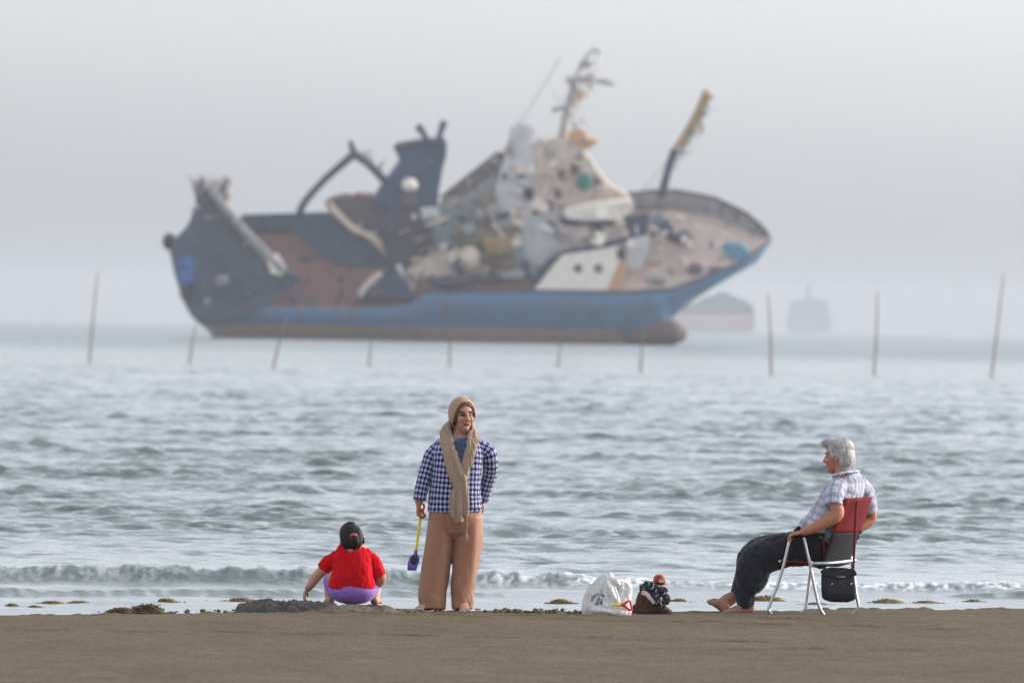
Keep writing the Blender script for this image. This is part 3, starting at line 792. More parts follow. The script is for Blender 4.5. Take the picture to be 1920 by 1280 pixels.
# ------------------------------------------------------------------ the two far ships
def far_ship(Yd, base_px, label, hullc, topc, outline, house):
    b = W(*base_px, Yd); r = empty('distant_ship', b, label, 'ship', None)
    h = MB(); h.prism([W(x, y, Yd) - b for x, y in outline], [W(x, y, Yd) - b + Vector((0, 26, 0)) for x, y in outline]); h.build('hull', hullc, r, False)
    for nm, poly in house:
        q = MB(); q.prism([W(x, y, Yd + 3) - b for x, y in poly], [W(x, y, Yd + 3) - b + Vector((0, 18, 0)) for x, y in poly]); q.build(nm, topc, r, False)
far_ship(8000, (1350, 622), 'dark topped hazy ship on the horizon just behind the bow of the trawler', rusty('far_hull_pink', lin(196, 160, 152), lin(168, 140, 136), .2, .02),
         rusty('far_top_dark', lin(70, 66, 84), lin(90, 84, 96), .2, .02),
         [(1262, 592), (1412, 590), (1417, 588), (1414, 624), (1266, 624)],
         [('superstructure', [(1276, 591), (1280, 572), (1310, 566), (1322, 556), (1344, 552), (1350, 545), (1362, 548), (1376, 556), (1396, 562), (1408, 570), (1414, 578), (1411, 590)])])
far_ship(12500, (1516, 622), 'very faint hazy ship on the horizon between two stakes', rusty('far_hull_grey', lin(120, 124, 140), lin(110, 112, 130), .2, .02),
         rusty('far_top_grey', lin(96, 98, 120), lin(110, 112, 130), .2, .02),
         [(1474, 592), (1560, 590), (1556, 624), (1480, 624)],
         [('superstructure', [(1480, 592), (1482, 566), (1502, 562), (1512, 560), (1514, 530), (1518, 530), (1520, 560), (1548, 562), (1553, 568), (1553, 592)])])

# ------------------------------------------------------------------ stakes standing in the sea
m_stake = mat('stake_wood', lin(140, 124, 112), .85, 3, .35, 0, stretch=(1, 1, .3))
STK = [((168, 684), (183, 512), 'leaning thin stake far left of the ship'), ((355, 686), (368, 606), 'short stake under the stern of the ship'),
       ((512, 696), (536, 596), 'leaning stake before the rusty stern quarter'), ((692, 690), (697, 628), 'short stake before the brown waterline left of the woman'),
       ((843, 692), (846, 622), 'short stake straight above the head of the woman'), ((1047, 692), (1052, 632), 'short stake before the hull right of the woman'),
       ((1201, 702), (1207, 622), 'stake standing before the bow bulb'), ((1446, 706), (1440, 552), 'upright stake between the two hazy ships'),
       ((1639, 706), (1645, 548), 'upright stake right of the faint ship above the seated man'), ((1859, 712), (1882, 514), 'tall leaning stake at the far right')]
for (bx, by), (tx, ty), lab in STK:
    Yd = ground_y(bx, by - 4, WZ)
    b = W(bx, by - 4, Yd); t = W(tx, ty, Yd) - b
    mb = MB(); r = .065
    mid = t * .5 + Vector((random.uniform(-.05, .05), 0, 0))
    mb.loft([-t * .12, Vector((0, 0, 0)), mid, t], [r * 1.1, r, r * .8, r * .45], n=8, k=3)
    o = mb.build('wooden_stake', m_stake); o.location = b
    tag(o, lab, 'stake', 'wooden stakes standing in the sea')
# ------------------------------------------------------------------ figures
class Fig:
    """local frame of a figure: grid units (x, y, depth) -> metres from its foot point"""
    def __init__(self, ax, ay, Yd=None, z=0.0):
        self.Y = Yd if Yd else ground_y(ax, ay, z)
        self.root = W(ax, ay, self.Y); self.s = self.Y / F
    def p(self, x, y, d=0.0):
        return W(x, y, self.Y + d * self.s) - self.root
    def loft(self, mb, pts, rad, ref=(1, 0, 0), **kw):
        rr = [(r * self.s if np.isscalar(r) else (r[0] * self.s, r[1] * self.s)) for r in rad]
        return mb.loft([self.p(*q) for q in pts], rr, ref=ref, **kw)
    def ell(self, mb, c, r, M=None, **kw):
        return mb.ell(self.p(*c), [q * self.s for q in r], M, **kw)

def nearest_bone(v, bones):
    """bones: (pts, ref, radius) -> for each vertex: bone index, angle, length along"""
    best = np.full(len(v), 1e9); bi = np.zeros(len(v), int); an = np.zeros(len(v)); al = np.zeros(len(v))
    for k, (pts, ref, rad) in enumerate(bones):
        C = catmull([tuple(p) for p in pts], 8)
        L = np.concatenate([[0], np.cumsum(np.linalg.norm(np.diff(C, axis=0), axis=1))])
        T = np.gradient(C, axis=0); T /= np.linalg.norm(T, axis=1)[:, None]
        d = np.linalg.norm(v[:, None, :] - C[None], axis=2)
        j = d.argmin(1); dist = d[np.arange(len(v)), j] / rad
        A = np.asarray(ref, float)[None] - T * (T @ np.asarray(ref, float))[:, None]
        A /= np.linalg.norm(A, axis=1)[:, None]; B = np.cross(T, A)
        r = v - C[j]
        a = np.arctan2((r * B[j]).sum(1), (r * A[j]).sum(1))
        s = L[j] + (r * T[j]).sum(1)
        w_ = dist < best
        best[w_], bi[w_], an[w_], al[w_] = dist[w_], k, a[w_], s[w_]
    return bi, an, al

def folds(me, amp, sc3, seed=0, oct_=3, where=None, ridge=False):
    v, n = getv(me), getn(me)
    q = vnoise(v * np.array(sc3), 1, seed, oct_)
    if ridge: q = 1 - 2 * np.abs(q) ** .7
    k = amp * q
    if where is not None: k = k * where(v)
    setv(me, v + n * k[:, None])

def head_pieces(mb, M, neck_r=.055, neck_to=-.17, female=True):
    f = lambda *p: M @ Vector(p)
    R3 = M.to_3x3()
    rx = R3 @ Vector((1, 0, 0))
    mb.ell(f(0, .012, .032), (.074, .094, .092), R3, n=24, m=16)
    mb.loft([f(0, -.028, .045), f(0, -.034, 0), f(0, -.042, -.045), f(0, -.05, -.082), f(0, -.058, -.103)],
            [(.066, .060), (.065, .058), (.058, .052), (.044, .040), (.024, .026)], ref=rx, n=20)
    mb.loft([f(0, -.090, .022), f(0, -.103, -.004), f(0, -.116, -.026)], [(.007, .008), (.010, .012), (.016, .013)], ref=rx, n=10)
    mb.ell(f(0, -.106, -.030), (.018, .014, .010), R3)
    for s in (-1, 1):
        mb.ell(f(s * .036, -.066, -.022), (.028, .028, .030), R3)
        mb.ell(f(s * .030, -.082, .034), (.026, .012, .008), R3)
        mb.ell(f(s * .076, .014, -.004), (.009, .019, .032), R3)
    mb.ell(f(0, -.092, -.053), (.022, .009, .006), R3); mb.ell(f(0, -.090, -.064), (.020, .010, .007), R3)
    mb.ell(f(0, -.082, -.094), (.020, .018, .015), R3)
    mb.loft([f(0, .012, -.03), f(0, .022, -.09), f(0, .036, neck_to)], [(neck_r, neck_r * .95), (neck_r * .92, neck_r * .92), (neck_r * 1.15, neck_r)], ref=rx, n=18)

def paint_head(v, M, tint, lips, brow, gaze=0.0):
    inv = M.inverted()
    q = v @ np.array(inv.to_3x3()).T + np.array(inv.translation)
    x, y, z = q[:, 0], q[:, 1], q[:, 2]
    front = (y < -.045) & (np.abs(z) < .13) & (np.abs(x) < .085)
    def put(mask, c, a=1.0):
        tint[mask] = tint[mask] * (1 - a) + np.array(c[:3]) * a
    ax = np.abs(x)
    put(front & (((ax - .031) / .024) ** 2 + ((z - .010) / .016) ** 2 < 1), tuple(np.array(brow[:3]) * 1.6 + .02), .45)  # shade of the eye sockets, painted into the skin colour
    put(front & (((ax - .031) / .0195) ** 2 + ((z - .009) / .0095) ** 2 < 1), lin(40, 26, 22))
    put(front & (((ax - .031) / .0125) ** 2 + ((z - .005) / .0036) ** 2 < 1), lin(118, 102, 95))
    put(front & (((x - gaze - .031) / .0065) ** 2 + ((z - .007) / .006) ** 2 < 1), lin(30, 20, 18))
    put(front & (((x - gaze + .031) / .0065) ** 2 + ((z - .007) / .006) ** 2 < 1), lin(30, 20, 18))
    put(front & (np.abs(z - .035 - .10 * (ax - .012) * (ax < .04) + .12 * (ax - .04) * (ax > .04)) < .0055) & (ax > .010) & (ax < .056), brow, .92)
    zl = z + .30 * np.maximum(ax - .008, 0)
    put(front & ((ax / .026) ** 2 + ((zl + .053) / .0065) ** 2 < 1), lips); put(front & ((ax / .021) ** 2 + ((zl + .063) / .0065) ** 2 < 1), lips)
    put(front & (ax < .026) & (np.abs(zl + .0580) < .0022), lin(70, 30, 28))
    put(front & (np.abs(ax - .009) < .006) & (np.abs(z + .036) < .005) & (y < -.095), lin(110, 62, 50), .6)
    put(front & (((ax - .042) / .022) ** 2 + ((z + .022) / .02) ** 2 < 1), lin(196, 120, 98), .25)

def hand(mb, wrist, d, pn, curl=(.5, .6, .5), size=1.0, thumb=1, spread=.0):
    """five fingers off a palm; d: forearm direction, pn: palm normal"""
    d = Vector(d).normalized(); pn = Vector(pn); pn = (pn - d * pn.dot(d)).normalized(); sd = d.cross(pn) * thumb
    w_ = Vector(wrist); k = size
    mb.loft([w_ - d * .03 * k, w_ + d * .02 * k, w_ + d * .055 * k, w_ + d * .088 * k], [(.027 * k, .020 * k), (.034 * k, .018 * k), (.042 * k, .016 * k), (.041 * k, .013 * k)], ref=sd, n=14)
    for i, (o, L) in enumerate(((.032, .070), (.011, .080), (-.011, .074), (-.031, .058))):
        p = w_ + d * (.084 - abs(o) * .15) * k + sd * o * k
        pts = [p - d * .012 * k, p]; a = 0.0
        for seg, c in zip((.45, .32, .26), curl):
            a += c * (1 + .10 * i)
            p = p + (d * math.cos(a) + pn * math.sin(a) + sd * (o * spread)) * (L * seg * k)
            pts.append(p)
        mb.loft(pts, [.0092 * k, .0092 * k, .0086 * k, .0078 * k, .0066 * k], ref=sd, n=8, k=2)
    p = w_ + d * .022 * k + sd * .030 * k
    q = p + (d * .62 + sd * .55 + pn * .40).normalized() * .036 * k
    r = q + (d * .80 + sd * .15 + pn * .60).normalized() * .030 * k
    t = r + (d * .80 - sd * .15 + pn * .60).normalized() * .022 * k
    mb.loft([p - sd * .012 * k, q, r, t], [.0135 * k, .0115 * k, .0100 * k, .0080 * k], ref=d, n=8, k=2)

def foot(mb, heel, toe, up=(0, 0, 1), k=1.0):
    """bare foot from heel to toes lying on its sole"""
    heel, toe, up = Vector(heel), Vector(toe), Vector(up)
    d = toe - heel; L = d.length; d.normalize(); sd = d.cross(up).normalized(); up = sd.cross(d)
    a = lambda t, h: heel + d * L * t + up * h * k
    mb.loft([a(.02, .034), a(.16, .040), a(.42, .036), a(.66, .024), a(.82, .018)], [(.028 * k, .034 * k), (.031 * k, .040 * k), (.034 * k, .036 * k), (.042 * k, .024 * k), (.040 * k, .016 * k)], ref=sd, n=14)
    for i, (o, l) in enumerate(((-.032, .17), (-.013, .18), (.004, .16), (.019, .13), (.033, .10))):
        r = (.013 if i == 0 else .009) * k
        mb.loft([a(.78, .014) + sd * o * k, a(.78 + l, .011) + sd * o * k], [r, r * .9], ref=sd, n=8, k=2)

def shell(name, c, M, r, keep, m, parent, thick=.006, n=56, mm=40, wob=None):
    """ellipsoid shell with an opening"""
    mb = MB(); mb.ell((0, 0, 0), r, n=n, m=mm)
    V = np.array(mb.v); F2 = [f for f in mb.f if keep(np.mean(V[list(f)], axis=0))]
    used = sorted({i for f in F2 for i in f}); ix = {o: i for i, o in enumerate(used)}
    P = V[used]
    if wob is not None: P = wob(P)
    R3 = np.array(M.to_3x3()); P = (P + np.array(c)) @ R3.T + np.array(M.translation)
    me = bpy.data.meshes.new(name); me.from_pydata([tuple(p) for p in P], [], [tuple(ix[i] for i in f) for f in F2]); me.update()
    o = link(name, me, m, parent)
    s = o.modifiers.new('thickness', 'SOLIDIFY'); s.thickness = thick; s.offset = 0
    return o

def cloth_tint(name, fn, rough=.88, sheen=.25, bumpscale=220):
    """material driven by the woven pattern coordinate 'pat' (metres)"""
    t = NT(name)
    a = t.node('ShaderNodeAttribute', attribute_name='pat'); sp = t.node('ShaderNodeSeparateXYZ'); t.l(a.outputs['Vector'], sp.inputs[0])
    t.base(fn(t, sp.outputs['X'], sp.outputs['Y'])); t.set(rough, 0, .2, sheen)
    t.bump(t.noise(bumpscale, 2), .12, .002)
    return t.m

# ================================================================== standing woman
fw = Fig(845, 1146)
woman = empty('person', fw.root, 'standing woman in checked blue jacket, taupe headscarf and wide brown trousers holding a toy shovel', 'person')
MW = Matrix.Translation(fw.p(867, 779, -2)) @ Matrix.Rotation(R(24), 4, 'Z') @ Matrix.Rotation(R(3), 4, 'X') @ Matrix.Scale(1.02, 4)
mb = MB()
head_pieces(mb, MW, .050, -.15)
fw.loft(mb, [(862, 828, 6), (860, 860, 0), (857, 910, -2), (855, 960, 0)], [(34, 20), (40, 26), (40, 28), (44, 30)])
fw.loft(mb, [(824, 834, 4), (808, 864, 1), (797, 898, -3), (787, 932, -5), (785, 944, -5)], [8, 9, 9, 8, 6.5])
fw.loft(mb, [(896, 834, 4), (914, 852, 7), (919, 868, 10), (915, 900, 25), (904, 936, 33)], [8, 9, 9, 8, 7])
fw.loft(mb, [(830, 960, 0), (826, 1040, 2), (818, 1110, 0), (814, 1136, 0)], [22, 18, 11, 9])
fw.loft(mb, [(878, 960, 0), (876, 1040, 2), (868, 1110, 0), (868, 1136, 0)], [22, 18, 11, 9])
hand(mb, fw.p(785, 946, -5), (-.02, -.10, -1), (.95, -.25, 0), (.75, .95, .7), .93, thumb=-1)
hand(mb, fw.p(903, 938, 34), (-.55, .1, -.7), (.3, .9, 0), (.3, .4, .3), .93, thumb=1)
g = lambda x, y, d: Vector((fw.p(x, y, d).x, fw.p(x, y, d).y, 0))
foot(mb, fw.p(815, 1141, 6) , fw.p(779, 1144, -30), k=.94)
foot(mb, fw.p(866, 1141, 8), fw.p(873, 1145, -48), k=.94)
me = remesh(mb, .0038, 3)
v = getv(me)
SK_W = np.array(lin(190, 138, 114)[:3])
tint = np.tile(SK_W, (len(v), 1))
arms = (v[:, 2] < .95) & (v[:, 2] > .3); tint[arms] = np.array(lin(176, 118, 96)[:3])
paint_head(v, MW, tint, lin(150, 82, 76), lin(46, 32, 28), .004)
ft_ = v[:, 2] < .035; tint[ft_] = np.array(lin(186, 146, 128)[:3])
set_color(me, 'tint', tint)
m_skin = mat_attr('skin', rough=.55, spec=.35, scale=70, bump=.08)
link('body', me, m_skin, woman, True, False)
# hair under the scarf, then the scarf
m_auburn = mat('auburn_hair', lin(104, 66, 50), .6, 40, .4, .3, stretch=(3, 3, .6))
m_scarf = mat('taupe_scarf', lin(158, 134, 112), .9, 60, .10, .25, .003, sheen=.3)
m_scarf_l = mat('tan_headscarf', lin(166, 134, 106), .9, 60, .10, .25, .003, sheen=.3)
shell('hair', (0, .010, .020), MW, (.086, .104, .112), lambda q: not (q[1] < -.02 and (q[0] / .0665) ** 2 + ((q[2] + .022) / .086) ** 2 < 1) and q[2] > -.075, m_auburn, woman, .008)
shell('headscarf', (0, .016, .016), MW, (.098, .117, .128), lambda q: not (q[1] < -.005 and (q[0] / .085) ** 2 + ((q[2] + .030) / .122) ** 2 < 1), m_scarf_l, woman, .006,
      wob=lambda P: P * (1 + .035 * vnoise(P * np.array([22, 14, 30]), 1, 3, 2))[:, None])
mb = MB(); fw.loft(mb, [(840, 773, 6), (833, 773, 6), (827, 771, 8), (821, 769, 10)], [.7, .6, .5, .4], n=6); mb.build('loose_hair_strand', m_auburn, woman)
# scarf drapes
mb = MB()
ribs = [
    ([(840, 796, 14), (834, 812, -4), (836, 834, -24), (843, 862, -36), (852, 890, -41), (863, 912, -43), (870, 940, -43), (873, 966, -42)], [(5, 7), (9, 6), (10, 5), (10, 5), (11, 5), (12, 5), (9, 5), (6, 4)]),
    ([(842, 808, 0), (845, 826, -22), (852, 850, -35), (862, 884, -43), (872, 908, -45), (876, 940, -45), (876, 962, -44)], [(4, 4), (6, 4), (6, 4), (7, 5), (6, 4), (4, 4), (3, 3)]),
    ([(886, 800, 12), (889, 815, -8), (886, 838, -28), (878, 866, -37), (868, 896, -40), (858, 930, -41), (857, 955, -42), (860, 978, -42)], [(4, 6), (8, 6), (9, 5), (8, 5), (9, 5), (13, 5), (14, 5), (9, 4)]),
    ([(882, 810, -8), (879, 832, -28), (872, 860, -36), (866, 884, -40)], [(4, 4), (5, 4), (5, 4), (5, 4)]),
    ([(850, 920, -44), (848, 945, -45), (850, 968, -44)], [(5, 4), (5, 4), (5, 3)]),
    ([(862, 925, -46), (861, 950, -47), (863, 976, -46)], [(4, 4), (5, 4), (4, 3)]),
    ([(846, 775, 12), (844, 788, 9), (841, 802, 3), (839, 817, -6)], [(2.5, 11), (3, 12), (4.5, 11), (6, 8)]),
    ([(883, 775, 14), (884, 788, 11), (885, 802, 5), (886, 816, -6)], [(2.5, 10), (3, 11), (3.5, 11), (5, 7)]),
    ([(862, 800, 26), (862, 815, 26), (862, 826, 22)], [(26, 8), (30, 9), (34, 8)]),
    ([(836, 800, 12), (850, 818, 20), (868, 822, 22), (884, 812, 14)], [(9, 6), (10, 6), (10, 6), (8, 6)]),
]
for pts, rad in ribs:
    fw.loft(mb, pts, rad, n=12)
me = remesh(mb, .0042, 3)
folds(me, .009, (75, 75, 5), 5, 2); folds(me, .003, (150, 150, 16), 8, 2)
link('scarf', me, m_scarf, woman, True, False)
mb = MB(); fw.loft(mb, [(874, 962, -44), (876, 980, -44), (875, 1000, -44)], [.7, .6, .6], n=6)
for dx in (-4, -2, 0, 2, 3.5):
    fw.loft(mb, [(875, 999, -44), (875 + dx * .6, 1006, -44 + dx * .3), (875 + dx, 1014, -44)], [.8, .8, .5], n=5)
mb.build('scarf_tassel', m_scarf_l, woman)
# blouse at the neckline
mb = MB(); fw.loft(mb, [(864, 827, -20), (864, 833, -25), (863, 844, -30), (862, 870, -36)], [(15, 5), (17, 5), (15, 5), (11, 5)], n=12)
mb.build('blouse', mat('navy_blouse', lin(40, 46, 66), .8, 90, .7, .1, c2=lin(84, 98, 122)), woman)
# jacket
mb = MB()
tor = [(853, 957, 0), (853, 930, -1), (855, 900, -2), (857, 872, -3), (859, 847, -1), (860, 835, 1), (861, 828, 4), (861, 823, 6)]
fw.loft(mb, tor, [(52, 38), (49, 37), (46, 36), (46, 35), (47, 30), (46, 24), (38, 18), (25, 13)], n=28, roundness=2.3, ch=.2)
slv_l = [(826, 834, 3), (808, 856, 1), (797, 890, -3), (789, 922, -6), (787, 936, -6)]
slv_r = [(895, 833, 3), (914, 846, 6), (920, 864, 8), (918, 890, 20), (910, 918, 28), (904, 938, 32)]
fw.loft(mb, slv_l, [12, 13.5, 13, 12.5, 12.5], n=18, ch=.25); fw.loft(mb, slv_r, [12, 14, 14, 13.5, 12, 11], n=18, ch=.25)
me = remesh(mb, .0048, 5)
folds(me, .0075, (16, 16, 11), 2, 3); folds(me, .0040, (34, 34, 26), 6, 2, ridge=True)
v = getv(me)
# lower hem cut on a slant
bones = [([fw.p(*q) for q in tor], (1, 0, 0), .19), ([fw.p(*q) for q in slv_l], (1, 0, 0), .06), ([fw.p(*q) for q in slv_r], (1, 0, 0), .06)]
bi, an, al = nearest_bone(v, bones)
Rr = np.array([.175, .058, .058])[bi]
set_vec(me, 'pat', np.stack([an * Rr, al, bi * 1.0], -1))
def diamonds(t, u, w_):
    f = lambda x, per: t.math('COSINE', t.math('MULTIPLY', x, 6.28318 / per))
    s = t.math('ADD', f(u, .0325), f(w_, .0395))
    k = t.math('MULTIPLY', t.math('ADD', s, -.06), 14.0, clamp=True)
    return t.mix(k, lin(32, 37, 84), lin(170, 170, 196))
link('jacket', me, cloth_tint('checked_jacket', diamonds), woman, True, False)
# trousers
mb = MB()
fw.loft(mb, [(853, 948, 0), (853, 965, 0), (853, 985, 0)], [(49, 33), (50, 35), (46, 34)], n=26, roundness=2.4)
fw.loft(mb, [(828, 968, 0), (824.5, 1010, 0), (818, 1060, 0), (811.5, 1105, 0), (811, 1141, -2)], [(25, 30), (26.5, 30), (27, 28), (26.5, 27), (23.5, 26)], n=22, ch=.12)
fw.loft(mb, [(880, 968, 0), (878.5, 1010, 2), (872.5, 1060, 3), (868, 1105, 2), (867, 1140, 0)], [(25, 30), (26.5, 30), (24.5, 28), (22.5, 26), (20, 25)], n=22, ch=.12)
me = remesh(mb, .0055, 5)
folds(me, .012, (10, 10, 1.5), 12, 2); folds(me, .003, (28, 28, 5), 13, 2); folds(me, .009, (24, 18, 12), 14, 2, where=lambda v: sstep(.32, .05, v[:, 2]) + .15)
link('trousers', me, mat('brown_trousers', lin(154, 108, 80), .62, 30, .07, .12, .002, spec=.4, sheen=.2), woman, True, False)

# toy shovel in her hand
fs = Fig(783, 960, fw.Y); shv = empty('toy_shovel', fs.root, 'toy shovel with yellow shaft and purple blade hanging from the hand of the woman', 'toy shovel', None)
m_ypl = mat('yellow_plastic', lin(228, 208, 20), .4, 40, .08, .02); m_rpl = mat('red_plastic', lin(226, 44, 30), .4, 40, .08, .02)
m_ppl = mat('purple_plastic', lin(112, 92, 178), .45, 30, .2, .05)
mb = MB(); fs.loft(mb, [(789, 962, -5), (786.5, 985, -6), (779.5, 1036, -9)], [2.6, 2.6, 2.6], n=10); mb.build('shaft', m_ypl, shv)
mb = MB(); fs.loft(mb, [(788.5, 964, -5), (786, 952, -5), (788, 945, -5), (794, 945, -5), (795, 951, -5), (790, 963, -5)], [2.0] * 6, n=10); mb.build('handle', m_rpl, shv)
mb = MB(); fs.loft(mb, [(780, 1032, -9), (778.6, 1040, -9)], [3.3, 3.6], n=10)
sec = [(1039, 5, 778.4), (1044, 9, 777.5), (1052, 10.5, 776), (1061, 9.5, 773.5), (1069, 8.5, 772)]
V = []
for yy_, hw, cx in sec:
    for q in (-1, -.55, 0, .55, 1):
        V.append(fs.p(cx + hw * q, yy_, -8 - 5 * q * q))
for yy_, hw, cx in sec:
    for q in (-1, -.55, 0, .55, 1):
        V.append(fs.p(cx + hw * q, yy_, -6.6 - 5 * q * q))
fc = [(i * 5 + j, i * 5 + j + 1, i * 5 + j + 6, i * 5 + j + 5) for i in range(4) for j in range(4)]
bd = [0, 1, 2, 3, 4, 9, 14, 19, 24, 23, 22, 21, 20, 15, 10, 5]
fc += [tuple(25 + q for q in reversed(f)) for f in fc] + [(bd[i], bd[(i + 1) % 16], bd[(i + 1) % 16] + 25, bd[i] + 25) for i in range(16)]
mb.add(V, fc); mb.build('blade', m_ppl, shv)
mb = MB(); mb.ell((0, 0, 0), (6.4 * fs.s, 3 * fs.s, 9.5 * fs.s)); me = mb.mesh('wet_sand'); vv = getv(me); setv(me, vv * (1 + .25 * vnoise(vv, 70, 2))[:, None] + np.array(fs.p(777, 1049, -9)))
link('wet_sand', me, mat('wet_dark_sand', lin(62, 58, 56), .9, 60, .4, .5), shv)

# ================================================================== crouching girl
fg = Fig(661, 1134, 80.75)
fg_off = fg.root.z
girl = empty('person', fg.root, 'crouching child seen from behind in red shirt and purple shorts digging in the sand', 'person')
MG = Matrix.Translation(fg.p(655, 1008, 8)) @ Matrix.Rotation(R(-158), 4, 'Z') @ Matrix.Rotation(R(16), 4, 'X') @ Matrix.Scale(.93, 4)
mb = MB()
head_pieces(mb, MG, .05, -.13)
fg.loft(mb, [(658, 1024, 8), (660, 1050, 2), (661, 1085, -4), (661, 1110, -4)], [(26, 16), (34, 24), (36, 28), (34, 26)])
fg.loft(mb, [(628, 1046, 6), (612, 1062, 10), (596, 1078, 14), (584, 1094, 16), (577, 1103, 17)], [10, 10, 9.5, 8, 6])
fg.loft(mb, [(692, 1046, 6), (706, 1064, 10), (714, 1083, 14), (708, 1094, 30), (694, 1102, 52)], [11, 11, 10, 8.5, 6.5])
hand(mb, fg.p(578, 1101, 17), (-.40, .1, -.88), (.5, .2, -.6), (.3, .4, .3), .85, thumb=-1, spread=2)
hand(mb, fg.p(694, 1102, 53), (-.5, .7, -.3), (0, 0, -1), (.4, .5, .4), .72)
for s, kx in ((-1, 622), (1, 700)):
    fg.loft(mb, [(661 + s * 22, 1106, 0), (661 + s * 34, 1092, 36), (661 + s * 41, 1084, 62)], [18, 17, 13])
    fg.loft(mb, [(661 + s * 41, 1084, 60), (661 + s * 42, 1108, 44), (661 + s * 42, 1128, 18)], [12, 11, 8])
    foot(mb, fg.p(661 + s * 42, 1131, 10), fg.p(661 + s * 50, 1132, 56), k=.75)
me = remesh(mb, .004, 3)
v = getv(me); tint = np.tile(np.array(lin(186, 134, 108)[:3]), (len(v), 1)); paint_head(v, MG, tint, lin(168, 88, 80), lin(40, 30, 28))
hd = v - np.array(fg.p(575, 1108, 17)); dirt = sstep(.055, .02, np.linalg.norm(hd, axis=1)) * .7
tint = tint * (1 - dirt[:, None]) + np.array(lin(84, 70, 62)[:3]) * dirt[:, None]
set_color(me, 'tint', tint); link('body', me, m_skin, girl, True, False)
# hair
m_hair = mat('dark_hair', lin(36, 33, 32), .62, 90, .5, .5, .003, stretch=(3, 3, .4), spec=.2)
mb = MB(); fq = lambda *p: MG @ Vector(p); R3 = MG.to_3x3()
mb.ell(fq(0, .016, .036), (.092 * .93, .106 * .93, .100 * .93), R3, n=24, m=16)
mb.ell(fq(0, .05, -.035), (.088 * .93, .062 * .93, .082 * .93), R3, n=20, m=14)
fg.loft(mb, [(660, 985, 4), (655, 981, 8)], [8, 5])
fg.loft(mb, [(658, 996, -6), (659, 1008, -10), (661, 1018, -12), (663, 1025, -10), (664, 1029, -10)], [(20, 14), (22, 14), (20, 12), (16, 8), (10, 5)], n=20)
fg.loft(mb, [(663.5, 1003, -22), (664, 1008, -29), (665, 1017, -28), (665, 1027, -21)], [(5, 4), (8, 6), (9, 7), (5, 4)], n=14)
fg.loft(mb, [(677, 1004, 6), (681, 1012, 6), (682, 1020, 4)], [(4, 6), (3, 5), (1.2, 2)], n=8)
me = remesh(mb, .004, 3); folds(me, .0055, (70, 70, 9), 3, 3); link('hair', me, m_hair, girl, True, False)
mb = MB(); fg.loft(mb, [(658, 1006, -27), (659.5, 1002.5, -30), (663.5, 1001, -31), (667.5, 1002.5, -30), (669, 1006, -27)], [(1.9, 1.9)] * 5, n=10)
mb.build('hair_tie', mat('orange_hair_tie', lin(248, 112, 78), .5, 30, .1, .05), girl)
# shirt
mb = MB()
gt = [(660, 1099, -3), (660, 1080, -5), (659, 1060, -3), (658, 1042, 2), (657, 1028, 8), (657, 1021, 10)]
fg.loft(mb, gt, [(43, 32), (38, 31), (36, 27), (34, 21), (25, 15), (21, 13)], n=26, roundness=2.6, ch=.2)
fg.loft(mb, [(640, 1040, 6), (620, 1052, 9), (607, 1066, 12)], [14, 14, 13], n=16, ch=.2); fg.loft(mb, [(682, 1040, 6), (701, 1056, 9), (711, 1078, 12)], [14, 14, 12.5], n=16, ch=.2)
me = remesh(mb, .0048, 5); folds(me, .011, (10, 10, 8), 22, 2); folds(me, .005, (24, 24, 13), 25, 2, ridge=True)
link('shirt', me, mat('red_shirt', lin(196, 5, 22), .9, 30, .12, .15, .002, spec=.15), girl, True, False)
# shorts
mb = MB()
fg.ell(mb, (661, 1108, -2), (46, 36, 25), n=26, m=18)
for s in (-1, 1):
    fg.loft(mb, [(661 + s * 20, 1108, 4), (661 + s * 33, 1096, 34), (661 + s * 40, 1086, 56)], [(23, 21), (20, 18), (16, 15)], n=18)
me = remesh(mb, .005, 5); folds(me, .004, (20, 20, 20), 31, 3); folds(me, .002, (40, 30, 12), 32, 2)
link('shorts', me, mat('purple_shorts', lin(140, 102, 176), .85, 9, .12, .12, .002, sheen=.2), girl, True, False)

# ================================================================== seated man
fm = Fig(1500, 1150)
man = empty('person', fm.root, 'barefoot seated man with thick grey hair, plaid shirt and dark trousers looking out to sea', 'person')
MM = Matrix.Translation(fm.p(1572, 857, 42)) @ Matrix.Rotation(R(-113), 4, 'Z') @ Matrix.Rotation(R(4), 4, 'X') @ Matrix.Scale(1.05, 4)
mb = MB()
head_pieces(mb, MM, .060, -.15)
fm.loft(mb, [(1580, 888, 44), (1588, 920, 46), (1572, 960, 44), (1552, 1000, 42), (1542, 1028, 42)], [(18, 12), (28, 14), (32, 20), (34, 24), (34, 18)], ref=(.54, .84, 0))
fm.loft(mb, [(1566, 912, 6), (1566, 940, -12), (1570, 964, -20), (1548, 978, -24), (1522, 991, -28), (1506, 997, -28)], [14, 13, 12.5, 11.5, 9, 7.5], n=16)
fm.loft(mb, [(1612, 916, 84), (1626, 944, 102), (1632, 970, 112), (1618, 984, 104), (1596, 996, 90)], [14, 13, 12, 11, 8.5], n=16)
hand(mb, fm.p(1505, 997, -28), (-.95, .05, -.22), (-.22, .12, -1), (.30, .75, .55), 1.0, thumb=-1, spread=3)
hand(mb, fm.p(1594, 997, 89), (-.90, .40, -.15), (0, 0, -1), (.3, .5, .4), 1.0, thumb=1)
fm.loft(mb, [(1522, 1030, 18), (1490, 1030, 14), (1445, 1039, 10), (1417, 1058, 10), (1408, 1086, 12), (1398, 1110, 16), (1398, 1134, 18)], [18, 18, 18, 17, 15, 12, 9.5])
fm.loft(mb, [(1545, 1030, 70), (1500, 1028, 66), (1446, 1032, 60), (1414, 1046, 56), (1402, 1074, 52), (1391, 1098, 48), (1378, 1118, 44)], [18, 18, 17, 16, 13, 11, 9.5])
